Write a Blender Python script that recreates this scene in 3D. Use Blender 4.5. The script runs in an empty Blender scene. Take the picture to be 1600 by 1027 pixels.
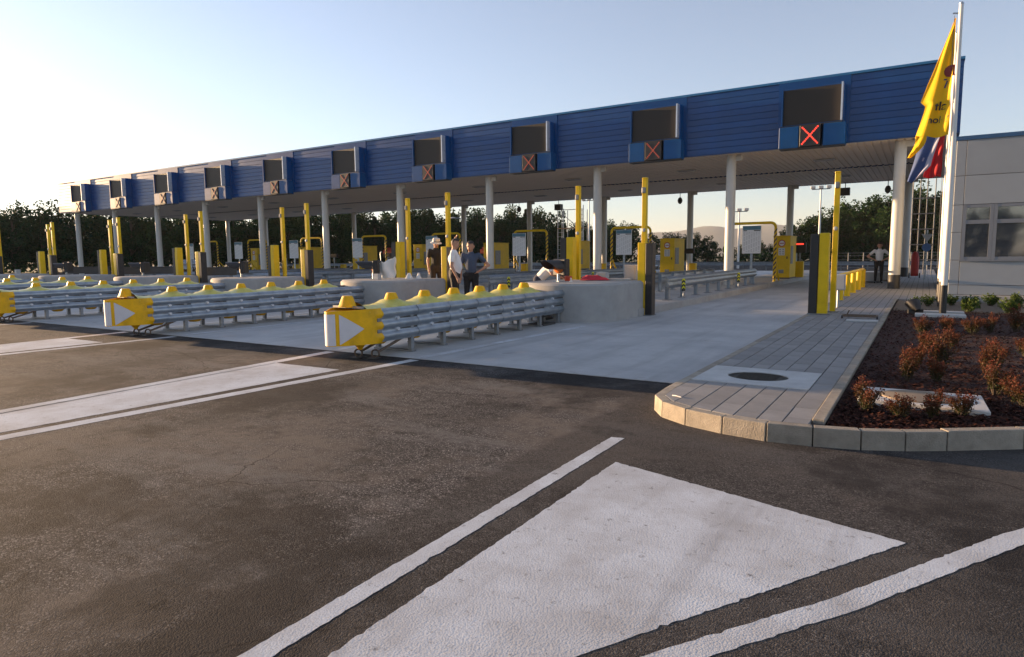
import bpy, bmesh, math, random
from mathutils import Vector, Matrix
R = math.radians
SC = bpy.context.scene
COL = SC.collection
random.seed(7)

# ------------------------------------------------------------------ camera, sky, sun, exposure
CAM_YAW, CAM_PITCH, CAM_ROLL, CAM_H = -0.5599, 0.1092, -0.0099, 1.45
FOCAL_PX = 1025.454                       # for a 1600 px wide picture
cam_d = bpy.data.cameras.new('camera'); cam = bpy.data.objects.new('camera', cam_d); COL.objects.link(cam)
fw = Vector((math.sin(CAM_YAW) * math.cos(CAM_PITCH), math.cos(CAM_YAW) * math.cos(CAM_PITCH), -math.sin(CAM_PITCH)))
rt = Vector((math.cos(CAM_YAW), -math.sin(CAM_YAW), 0)); up = rt.cross(fw)
cr, sr = math.cos(CAM_ROLL), math.sin(CAM_ROLL)
rt, up = rt * cr + up * sr, up * cr - rt * sr
cam.matrix_world = Matrix(((rt.x, up.x, -fw.x, 0), (rt.y, up.y, -fw.y, 0), (rt.z, up.z, -fw.z, CAM_H), (0, 0, 0, 1)))
cam_d.sensor_width = 36; cam_d.lens = 36 * FOCAL_PX / 1600; cam_d.clip_start = 0.05; cam_d.clip_end = 12000
SC.camera = cam

SUN_EL = R(5.3); SUN_DIR = Vector((-1.0, -0.050, 0)).normalized()       # towards the sun, on the ground
SUN_AZ = math.atan2(SUN_DIR.x, SUN_DIR.y)
world = bpy.data.worlds.new('World'); SC.world = world; world.use_nodes = True
wn = world.node_tree; wn.nodes.clear()
sky = wn.nodes.new('ShaderNodeTexSky'); sky.sky_type = 'NISHITA'; sky.sun_disc = False
sky.sun_elevation = SUN_EL; sky.sun_rotation = SUN_AZ; sky.altitude = 300; sky.air_density = 1.0; sky.dust_density = 0.55; sky.ozone_density = 2.5
bg = wn.nodes.new('ShaderNodeBackground'); bg.inputs['Strength'].default_value = 0.105
wo = wn.nodes.new('ShaderNodeOutputWorld')
hsv = wn.nodes.new('ShaderNodeHueSaturation'); hsv.inputs['Saturation'].default_value = 0.60; wn.links.new(sky.outputs[0], hsv.inputs['Color'])
tint = wn.nodes.new('ShaderNodeMix'); tint.data_type = 'RGBA'; tint.blend_type = 'MULTIPLY'; tint.inputs[0].default_value = 1.0; tint.inputs[7].default_value = (0.985, 0.98, 1.06, 1)
wn.links.new(hsv.outputs[0], tint.inputs[6]); wn.links.new(tint.outputs[2], bg.inputs[0]); wn.links.new(bg.outputs[0], wo.inputs[0])
sun_d = bpy.data.lights.new('sun', 'SUN'); sun_d.energy = 5.0; sun_d.angle = R(0.6); sun_d.color = (1.0, 0.65, 0.35)
sun = bpy.data.objects.new('sun', sun_d); COL.objects.link(sun)
to_sun = SUN_DIR * math.cos(SUN_EL) + Vector((0, 0, math.sin(SUN_EL)))
sun.rotation_euler = to_sun.to_track_quat('Z', 'Y').to_euler()
SC.view_settings.view_transform = 'Standard'; SC.view_settings.look = 'None'
SC.view_settings.gamma = 1; SC.view_settings.use_curve_mapping = False
SC.view_settings.exposure = 1.78
SC.render.engine = 'CYCLES'
SC.cycles.max_bounces = 6; SC.cycles.diffuse_bounces = 3; SC.cycles.glossy_bounces = 3; SC.cycles.transmission_bounces = 3; SC.cycles.volume_bounces = 0

# ------------------------------------------------------------------ materials
def new_mat(name):
    m = bpy.data.materials.new(name); m.use_nodes = True
    return m, m.node_tree.nodes, m.node_tree.links, m.node_tree.nodes['Principled BSDF']
MATS = {}
def mat(name, col, rough=0.6, metal=0.0, var=0.12, scale=6.0, bump=0.0, bscale=60.0, spec=0.5, emit=0.0, coat=0.0, stain=0.0, piece=0.0):
    """one plain surface: base colour with uneven tone, optional fine relief"""
    if name in MATS: return MATS[name]
    m, n, l, p = new_mat(name)
    tc = n.new('ShaderNodeTexCoord')
    nz = n.new('ShaderNodeTexNoise'); nz.inputs['Scale'].default_value = scale; nz.inputs['Detail'].default_value = 5; nz.inputs['Roughness'].default_value = 0.62
    l.new(tc.outputs['Object'], nz.inputs['Vector'])
    rp = n.new('ShaderNodeMapRange'); rp.inputs[1].default_value = 0.3; rp.inputs[2].default_value = 0.7
    rp.inputs[3].default_value = 1 - var; rp.inputs[4].default_value = 1 + var
    l.new(nz.outputs[0], rp.inputs[0])
    vm = n.new('ShaderNodeVectorMath'); vm.operation = 'SCALE'; vm.inputs[0].default_value = col[:3]
    fac = rp.outputs[0]
    if piece:
        oi = n.new('ShaderNodeObjectInfo'); ro = n.new('ShaderNodeMapRange'); ro.inputs[3].default_value = 1 - piece; ro.inputs[4].default_value = 1 + piece; l.new(oi.outputs['Random'], ro.inputs[0])
        mm = n.new('ShaderNodeMath'); mm.operation = 'MULTIPLY'; l.new(fac, mm.inputs[0]); l.new(ro.outputs[0], mm.inputs[1]); fac = mm.outputs[0]
    l.new(fac, vm.inputs['Scale'])
    out = vm.outputs[0]
    if stain:
        n2 = n.new('ShaderNodeTexNoise'); n2.inputs['Scale'].default_value = scale * 0.35; n2.inputs['Detail'].default_value = 8; n2.inputs['Roughness'].default_value = 0.7
        l.new(tc.outputs['Object'], n2.inputs['Vector'])
        r2 = n.new('ShaderNodeMapRange'); r2.inputs[1].default_value = 0.5; r2.inputs[2].default_value = 0.72; r2.inputs[3].default_value = 0; r2.inputs[4].default_value = stain
        l.new(n2.outputs[0], r2.inputs[0])
        mx = n.new('ShaderNodeMix'); mx.data_type = 'RGBA'; mx.inputs[7].default_value = (0.07, 0.055, 0.04, 1)
        l.new(r2.outputs[0], mx.inputs[0]); l.new(out, mx.inputs[6]); out = mx.outputs[2]
    l.new(out, p.inputs['Base Color'])
    r3 = n.new('ShaderNodeMapRange'); r3.inputs[3].default_value = max(0.02, rough - 0.08); r3.inputs[4].default_value = min(1, rough + 0.08)
    l.new(nz.outputs[0], r3.inputs[0]); l.new(r3.outputs[0], p.inputs['Roughness'])
    p.inputs['Metallic'].default_value = metal; p.inputs['Specular IOR Level'].default_value = spec
    if coat: p.inputs['Coat Weight'].default_value = coat; p.inputs['Coat Roughness'].default_value = 0.15
    if bump:
        nb = n.new('ShaderNodeTexNoise'); nb.inputs['Scale'].default_value = bscale; nb.inputs['Detail'].default_value = 4
        l.new(tc.outputs['Object'], nb.inputs['Vector'])
        b = n.new('ShaderNodeBump'); b.inputs['Strength'].default_value = bump; b.inputs['Distance'].default_value = 0.01
        l.new(nb.outputs[0], b.inputs['Height']); l.new(b.outputs[0], p.inputs['Normal'])
    if emit:
        p.inputs['Emission Color'].default_value = (*col[:3], 1); p.inputs['Emission Strength'].default_value = emit
    MATS[name] = m; return m

def asphalt_mat():
    m, n, l, p = new_mat('asphalt')
    tc = n.new('ShaderNodeTexCoord'); P = tc.outputs['Object']
    def noise(s, d=4, r=0.6, vec=None):
        t = n.new('ShaderNodeTexNoise'); t.inputs['Scale'].default_value = s; t.inputs['Detail'].default_value = d; t.inputs['Roughness'].default_value = r
        l.new(vec or P, t.inputs['Vector']); return t.outputs[0]
    def rng(x, a, b, c, d):
        t = n.new('ShaderNodeMapRange'); t.inputs[1].default_value = a; t.inputs[2].default_value = b; t.inputs[3].default_value = c; t.inputs[4].default_value = d
        l.new(x, t.inputs[0]); return t.outputs[0]
    def mix(f, a, b):
        t = n.new('ShaderNodeMix'); t.data_type = 'RGBA'
        l.new(f, t.inputs[0])
        for s, v in ((6, a), (7, b)):
            if isinstance(v, tuple): t.inputs[s].default_value = (*v, 1)
            else: l.new(v, t.inputs[s])
        return t.outputs[2]
    def mth(op, a_, b_=None):
        t = n.new('ShaderNodeMath'); t.operation = op
        for i_, v_ in enumerate((a_, b_)):
            if v_ is None: continue
            if isinstance(v_, (int, float)): t.inputs[i_].default_value = v_
            else: l.new(v_, t.inputs[i_])
        return t.outputs[0]
    mp = n.new('ShaderNodeMapping'); mp.inputs['Scale'].default_value = (0.42, 1.5, 1.0); l.new(P, mp.inputs['Vector'])
    sx = n.new('ShaderNodeSeparateXYZ'); l.new(P, sx.inputs[0]); X, Y = sx.outputs[0], sx.outputs[1]
    vo = n.new('ShaderNodeTexVoronoi'); vo.inputs['Scale'].default_value = 135; l.new(P, vo.inputs['Vector'])
    vo2 = n.new('ShaderNodeTexVoronoi'); vo2.inputs['Scale'].default_value = 260; l.new(P, vo2.inputs['Vector'])
    sep = n.new('ShaderNodeSeparateColor'); l.new(vo.outputs['Color'], sep.inputs[0])
    stone = mix(sep.outputs[0], (0.032, 0.030, 0.030), (0.195, 0.182, 0.174))
    base = mix(rng(vo.outputs['Distance'], 0.25, 0.75, 0, 0.75), stone, (0.020, 0.018, 0.018))
    base = mix(rng(sep.outputs[2], 0.90, 0.94, 0, 0.8), base, (0.34, 0.32, 0.30))
    base = mix(rng(noise(7.0, 5, 0.65), 0.50, 0.66, 0, 0.7), base, (0.018, 0.017, 0.017))
    n1 = noise(0.55, 7, 0.66)
    dust = mix(mth('MULTIPLY', rng(n1, 0.47, 0.58, 0, 0.9), rng(noise(5.0, 6, 0.7), 0.35, 0.6, 0.35, 1.0)), base, (0.145, 0.125, 0.108))
    worn = mix(mth('MULTIPLY', rng(noise(0.9, 9, 0.74, mp.outputs[0]), 0.50, 0.60, 0, 0.8), rng(noise(11.0, 5, 0.7), 0.35, 0.6, 0.3, 1.0)), dust, (0.150, 0.145, 0.140))
    # two lays of asphalt meet along a seam left of the nearest painted line
    seam = rng(mth('ADD', X, mth('MULTIPLY', noise(1.2, 4, 0.6), 0.35)), -2.32, -2.22, 0, 0.62)
    lay = mix(seam, worn, mix(sep.outputs[1], (0.020, 0.019, 0.018), (0.092, 0.084, 0.079)))
    # tyre tracks along the lanes, uneven darker band in front of the concrete edge, oil drips, hairline cracks
    trk = mth('MULTIPLY', rng(mth('SINE', mth('MULTIPLY', mth('ADD', X, 3.95), 2 * math.pi / 1.978)), 0.1, 1.0, 0, 1.0), rng(noise(0.35, 6, 0.62, mp.outputs[0]), 0.40, 0.62, 0.0, 0.55))
    lay = mix(trk, lay, (0.030, 0.028, 0.027))
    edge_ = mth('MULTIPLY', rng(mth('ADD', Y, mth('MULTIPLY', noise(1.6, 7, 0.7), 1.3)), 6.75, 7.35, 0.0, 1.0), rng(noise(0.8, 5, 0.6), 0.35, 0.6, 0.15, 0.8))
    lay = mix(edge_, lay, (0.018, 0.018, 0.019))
    dark = mix(rng(noise(0.37, 8, 0.68), 0.51, 0.58, 0, 0.7), lay, (0.021, 0.019, 0.019))
    drip = mix(rng(noise(3.1, 4, 0.55), 0.69, 0.75, 0, 0.65), dark, (0.016, 0.015, 0.015))
    ck = n.new('ShaderNodeTexVoronoi'); ck.feature = 'DISTANCE_TO_EDGE'; ck.inputs['Scale'].default_value = 0.55
    wv = n.new('ShaderNodeTexNoise'); wv.inputs['Scale'].default_value = 3.0; wv.inputs['Detail'].default_value = 5; l.new(P, wv.inputs['Vector'])
    va = n.new('ShaderNodeVectorMath'); va.operation = 'MULTIPLY_ADD'; va.inputs[1].default_value = (0.35, 0.35, 0.0); l.new(wv.outputs['Color'], va.inputs[0]); l.new(P, va.inputs[2]); l.new(va.outputs[0], ck.inputs['Vector'])
    crk = mth('MULTIPLY', rng(ck.outputs['Distance'], 0.0015, 0.005, 1.0, 0.0), rng(noise(0.30, 3, 0.5), 0.52, 0.58, 0, 0.75))
    oil = mix(crk, drip, (0.018, 0.016, 0.015))
    l.new(oil, p.inputs['Base Color'])
    p.inputs['Roughness'].default_value = 0.95; p.inputs['Specular IOR Level'].default_value = 0.12
    ad = n.new('ShaderNodeMath'); ad.operation = 'ADD'
    l.new(rng(vo.outputs['Distance'], 0, 0.8, 1, 0), ad.inputs[0]); l.new(rng(vo2.outputs['Distance'], 0, 0.8, 0.45, 0), ad.inputs[1])
    b = n.new('ShaderNodeBump'); b.inputs['Strength'].default_value = 0.5; b.inputs['Distance'].default_value = 0.004
    l.new(ad.outputs[0], b.inputs['Height']); l.new(b.outputs[0], p.inputs['Normal'])
    return m

def paint_mat():
    m, n, l, p = new_mat('road_paint')
    tc = n.new('ShaderNodeTexCoord'); P = tc.outputs['Object']
    vo = n.new('ShaderNodeTexVoronoi'); vo.inputs['Scale'].default_value = 112; l.new(P, vo.inputs['Vector'])
    nz = n.new('ShaderNodeTexNoise'); nz.inputs['Scale'].default_value = 1.6; nz.inputs['Detail'].default_value = 8; nz.inputs['Roughness'].default_value = 0.66; l.new(P, nz.inputs['Vector'])
    n2 = n.new('ShaderNodeTexNoise'); n2.inputs['Scale'].default_value = 14; n2.inputs['Detail'].default_value = 10; n2.inputs['Roughness'].default_value = 0.72; l.new(P, n2.inputs['Vector'])
    m1 = n.new('ShaderNodeMapRange'); m1.inputs[1].default_value = 0.40; m1.inputs[2].default_value = 0.66; m1.inputs[3].default_value = 0; m1.inputs[4].default_value = 0.75; l.new(nz.outputs[0], m1.inputs[0])
    mx = n.new('ShaderNodeMix'); mx.data_type = 'RGBA'; mx.inputs[6].default_value = (0.64, 0.67, 0.70, 1); mx.inputs[7].default_value = (0.40, 0.385, 0.37, 1); l.new(m1.outputs[0], mx.inputs[0])
    m2 = n.new('ShaderNodeMapRange'); m2.inputs[1].default_value = 0.585; m2.inputs[2].default_value = 0.68; m2.inputs[3].default_value = 0; m2.inputs[4].default_value = 0.75; l.new(n2.outputs[0], m2.inputs[0])
    mz = n.new('ShaderNodeMix'); mz.data_type = 'RGBA'; mz.inputs[7].default_value = (0.11, 0.095, 0.085, 1); l.new(m2.outputs[0], mz.inputs[0]); l.new(mx.outputs[2], mz.inputs[6])
    sp = n.new('ShaderNodeTexNoise'); sp.inputs['Scale'].default_value = 130; sp.inputs['Detail'].default_value = 3; l.new(P, sp.inputs['Vector'])
    ms_ = n.new('ShaderNodeMapRange'); ms_.inputs[1].default_value = 0.52; ms_.inputs[2].default_value = 0.68; ms_.inputs[3].default_value = 0; ms_.inputs[4].default_value = 0.45; l.new(sp.outputs[0], ms_.inputs[0])
    my = n.new('ShaderNodeMix'); my.data_type = 'RGBA'; my.inputs[7].default_value = (0.24, 0.225, 0.21, 1); l.new(ms_.outputs[0], my.inputs[0]); l.new(mz.outputs[2], my.inputs[6])
    tm_ = n.new('ShaderNodeMapping'); tm_.inputs['Scale'].default_value = (3.0, 0.25, 1); tm_.inputs['Rotation'].default_value = (0, 0, 0.25); l.new(P, tm_.inputs[0])
    tn = n.new('ShaderNodeTexNoise'); tn.inputs['Scale'].default_value = 0.9; tn.inputs['Detail'].default_value = 6; tn.inputs['Roughness'].default_value = 0.6; l.new(tm_.outputs[0], tn.inputs['Vector'])
    mt = n.new('ShaderNodeMapRange'); mt.inputs[1].default_value = 0.55; mt.inputs[2].default_value = 0.70; mt.inputs[3].default_value = 0; mt.inputs[4].default_value = 0.5; l.new(tn.outputs[0], mt.inputs[0])
    mw = n.new('ShaderNodeMix'); mw.data_type = 'RGBA'; mw.inputs[7].default_value = (0.30, 0.29, 0.285, 1); l.new(mt.outputs[0], mw.inputs[0]); l.new(my.outputs[2], mw.inputs[6])
    l.new(mw.outputs[2], p.inputs['Base Color']); p.inputs['Roughness'].default_value = 0.8; p.inputs['Specular IOR Level'].default_value = 0.2
    b = n.new('ShaderNodeBump'); b.inputs['Strength'].default_value = 0.26; b.inputs['Distance'].default_value = 0.003; b.invert = True
    l.new(vo.outputs['Distance'], b.inputs['Height']); l.new(b.outputs[0], p.inputs['Normal'])
    return m

def leaf_mat(name, ca, cb, rough=0.65, trans=0.15):
    """leaf colour differs leaf by leaf (stored per leaf as an attribute)"""
    m, n, l, p = new_mat(name)
    at = n.new('ShaderNodeAttribute'); at.attribute_name = 'leaf'
    mx = n.new('ShaderNodeMix'); mx.data_type = 'RGBA'; mx.inputs[6].default_value = (*ca, 1); mx.inputs[7].default_value = (*cb, 1)
    l.new(at.outputs['Fac'], mx.inputs[0]); l.new(mx.outputs[2], p.inputs['Base Color'])
    p.inputs['Roughness'].default_value = rough; p.inputs['Specular IOR Level'].default_value = 0.12
    tr = n.new('ShaderNodeBsdfTranslucent'); l.new(mx.outputs[2], tr.inputs[0])
    ms = n.new('ShaderNodeMixShader'); ms.inputs[0].default_value = trans
    o = n['Material Output']; l.new(p.outputs[0], ms.inputs[1]); l.new(tr.outputs[0], ms.inputs[2]); l.new(ms.outputs[0], o.inputs[0])
    return m

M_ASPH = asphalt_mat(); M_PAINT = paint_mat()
M_CONC = mat('concrete_lane', (0.41, 0.415, 0.42), 0.75, var=0.16, scale=1.3, bump=0.25, bscale=120, stain=0.25)
def lane_concrete():
    m, n, l, p = new_mat('concrete_lane'); g_ = n.new('ShaderNodeNewGeometry'); P = g_.outputs['Position']
    def noise(sc, d, r, mp=None):
        t = n.new('ShaderNodeTexNoise'); t.inputs['Scale'].default_value = sc; t.inputs['Detail'].default_value = d; t.inputs['Roughness'].default_value = r
        if mp:
            q = n.new('ShaderNodeMapping'); q.inputs['Scale'].default_value = mp; l.new(P, q.inputs[0]); l.new(q.outputs[0], t.inputs['Vector'])
        else: l.new(P, t.inputs['Vector'])
        return t.outputs[0]
    def rng(x, a, b, c, d):
        t = n.new('ShaderNodeMapRange'); t.inputs[1].default_value = a; t.inputs[2].default_value = b; t.inputs[3].default_value = c; t.inputs[4].default_value = d; l.new(x, t.inputs[0]); return t.outputs[0]
    def mix(f, a, b):
        t = n.new('ShaderNodeMix'); t.data_type = 'RGBA'; l.new(f, t.inputs[0])
        for i_, v_ in ((6, a), (7, b)):
            if isinstance(v_, tuple): t.inputs[i_].default_value = (*v_, 1)
            else: l.new(v_, t.inputs[i_])
        return t.outputs[2]
    c = mix(rng(noise(0.7, 8, 0.66), 0.3, 0.7, 0, 1), (0.34, 0.345, 0.35), (0.52, 0.52, 0.51))
    c = mix(rng(noise(1.2, 7, 0.65, (2.2, 0.16, 1)), 0.48, 0.68, 0, 0.42), c, (0.24, 0.236, 0.23))
    c = mix(rng(noise(14, 6, 0.7, (0.15, 1, 1)), 0.48, 0.72, 0, 0.25), c, (0.24, 0.235, 0.23))
    c = mix(rng(noise(2.4, 4, 0.5), 0.68, 0.76, 0, 0.5), c, (0.13, 0.12, 0.11))
    oi = n.new('ShaderNodeObjectInfo'); mm = n.new('ShaderNodeVectorMath'); mm.operation = 'SCALE'; l.new(c, mm.inputs[0]); l.new(rng(oi.outputs['Random'], 0, 1, 0.9, 1.08), mm.inputs['Scale'])
    l.new(mm.outputs[0], p.inputs['Base Color']); p.inputs['Roughness'].default_value = 0.75
    b = n.new('ShaderNodeBump'); b.inputs['Strength'].default_value = 0.25; b.inputs['Distance'].default_value = 0.004; l.new(noise(90, 4, 0.6, (0.3, 1, 1)), b.inputs['Height']); l.new(b.outputs[0], p.inputs['Normal'])
    return m
M_CONC = lane_concrete()
M_JOINT = mat('joint_filler', (0.05, 0.045, 0.042), 0.9)
M_BLOCK = mat('concrete_block', (0.34, 0.335, 0.325), 0.8, var=0.14, scale=2.2, bump=0.35, bscale=70, stain=0.18)
M_KERB = mat('kerb_stone', (0.30, 0.265, 0.215), 0.85, var=0.2, scale=9, bump=0.7, bscale=90, stain=0.4, piece=0.1)
M_PAVE = mat('paving_slab', (0.245, 0.238, 0.232), 0.8, var=0.14, scale=5, bump=0.3, bscale=160, piece=0.13, stain=0.15)
M_PLATE = mat('cover_plate', (0.48, 0.48, 0.47), 0.8, var=0.12, scale=5, bump=0.3, bscale=90, stain=0.2)
M_GRATE = mat('cast_iron', (0.05, 0.045, 0.038), 0.7, metal=0.3, var=0.3, scale=30, bump=0.8, bscale=60)
M_GRASS = mat('rough_grass', (0.07, 0.075, 0.035), 0.95, var=0.4, scale=0.2)
M_GALV = mat('galvanised_steel', (0.34, 0.38, 0.42), 0.42, metal=0.8, var=0.18, scale=5, bump=0.05, bscale=40)
M_GALVD = mat('galvanised_dark', (0.23, 0.235, 0.24), 0.55, metal=0.6, var=0.2, scale=8)
M_RUST = mat('rusty_chain', (0.16, 0.115, 0.085), 0.7, metal=0.5, var=0.3, scale=30)
M_YEL = mat('yellow_paint', (0.72, 0.47, 0.006), 0.42, spec=0.3, var=0.10, scale=3.5, stain=0.08)
M_YELN = mat('yellow_plastic', (0.84, 0.45, 0.003), 0.42, spec=0.3, var=0.12, scale=6, stain=0.3)
M_FILM = mat('pale_yellow_film', (0.60, 0.53, 0.10), 0.35, var=0.15, scale=9, bump=0.3, bscale=18)
M_STICK = mat('reflective_white', (0.62, 0.60, 0.62), 0.5, var=0.05)
M_BLACK = mat('black_plastic', (0.018, 0.017, 0.018), 0.5, var=0.25, scale=10)
M_DARK = mat('dark_metal', (0.05, 0.048, 0.046), 0.55, var=0.2)
M_WHITE = mat('white_paint', (0.72, 0.71, 0.68), 0.45, var=0.05, scale=2, stain=0.04)
M_COLW = mat('column_paint', (0.52, 0.51, 0.48), 0.4, var=0.05, scale=2, stain=0.05)
M_BLUE = mat('blue_cladding', (0.001, 0.050, 0.185), 0.32, var=0.12, scale=1.5, spec=0.36, piece=0.1)
M_BLUEP = mat('blue_flat_panel', (0.001, 0.058, 0.205), 0.34, var=0.08, scale=1.5, spec=0.22)
for q_ in (M_BLUE, M_BLUEP): q_.node_tree.nodes['Principled BSDF'].inputs['IOR'].default_value = 1.6
M_BLUEL = mat('blue_grey_panel', (0.003, 0.070, 0.215), 0.38, var=0.1, scale=2, spec=0.25)
M_SOFF = mat('soffit_sheet', (0.60, 0.52, 0.44), 0.5, var=0.06, scale=1)
M_SCREEN = mat('led_screen', (0.016, 0.012, 0.009), 0.6, var=0.15, scale=60, bump=0.4, bscale=180)
M_SILV = mat('silver_edge', (0.62, 0.64, 0.68), 0.3, metal=0.5, var=0.05)
M_RED = mat('red_led', (1.0, 0.055, 0.03), 0.4, var=0.02, emit=0.5)
M_REDD = mat('dim_red_led', (0.42, 0.07, 0.035), 0.4, var=0.02, emit=0.05)
M_REDP = mat('red_paint', (0.42, 0.02, 0.015), 0.5)
M_LAMPG = mat('lamp_glass', (0.30, 0.28, 0.25), 0.25, var=0.05)
M_AMBER = mat('amber_lens', (0.55, 0.14, 0.02), 0.25, var=0.1)
M_SIGNW = mat('sign_white', (0.66, 0.67, 0.68), 0.5, var=0.04)
M_SIGNB = mat('sign_blue', (0.06, 0.16, 0.22), 0.5)
M_SIGNT = mat('sign_print', (0.33, 0.34, 0.36), 0.6)
M_GBOX = mat('grey_box', (0.42, 0.42, 0.42), 0.5, var=0.06)
M_WALL = mat('wall_panel', (0.31, 0.335, 0.355), 0.45, var=0.05, piece=0.05, stain=0.06, scale=1.2, spec=0.5)
M_FRAME = mat('window_frame', (0.20, 0.215, 0.24), 0.4, var=0.05)
M_PLINTH = mat('plinth', (0.38, 0.36, 0.33), 0.8, var=0.1, scale=4)
M_MULCH = mat('bark_mulch', (0.042, 0.014, 0.010), 0.95, var=0.5, scale=25, bump=1.0, bscale=60)
M_CHIP = leaf_mat('bark_chip', (0.014, 0.0055, 0.0045), (0.085, 0.030, 0.020), 0.9, 0.0)
M_SOIL = mat('bare_soil', (0.16, 0.12, 0.085), 0.95, var=0.3, scale=12, bump=0.8, bscale=40)
M_BARK = mat('bark', (0.07, 0.05, 0.035), 0.9, var=0.3, scale=8, bump=0.6, bscale=20)
M_LEAFD = leaf_mat('leaf_dark', (0.005, 0.027, 0.007), (0.014, 0.052, 0.014))
M_LEAFM = leaf_mat('leaf_mid', (0.012, 0.038, 0.010), (0.036, 0.072, 0.019))
M_LEAFC = leaf_mat('leaf_conifer', (0.004, 0.018, 0.008), (0.011, 0.034, 0.014))
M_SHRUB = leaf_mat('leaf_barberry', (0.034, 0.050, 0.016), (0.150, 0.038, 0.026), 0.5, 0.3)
M_GREEN = leaf_mat('leaf_green', (0.06, 0.10, 0.022), (0.20, 0.24, 0.045), 0.5, 0.3)
M_MOUNT = mat('far_wooded_hill', (0.055, 0.07, 0.06), 0.95, var=0.2, scale=0.01)

def glass_mat():
    m, n, l, p = new_mat('window_glass')
    p.inputs['Base Color'].default_value = (0.055, 0.065, 0.08, 1); p.inputs['Roughness'].default_value = 0.04
    p.inputs['Specular IOR Level'].default_value = 0.9; p.inputs['IOR'].default_value = 2.1
    tc = n.new('ShaderNodeTexCoord'); nz = n.new('ShaderNodeTexNoise'); nz.inputs['Scale'].default_value = 0.8
    l.new(tc.outputs['Object'], nz.inputs['Vector'])
    b = n.new('ShaderNodeBump'); b.inputs['Strength'].default_value = 0.04; b.inputs['Distance'].default_value = 0.05
    l.new(nz.outputs[0], b.inputs['Height']); l.new(b.outputs[0], p.inputs['Normal'])
    return m
M_GLASS = glass_mat()

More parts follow.
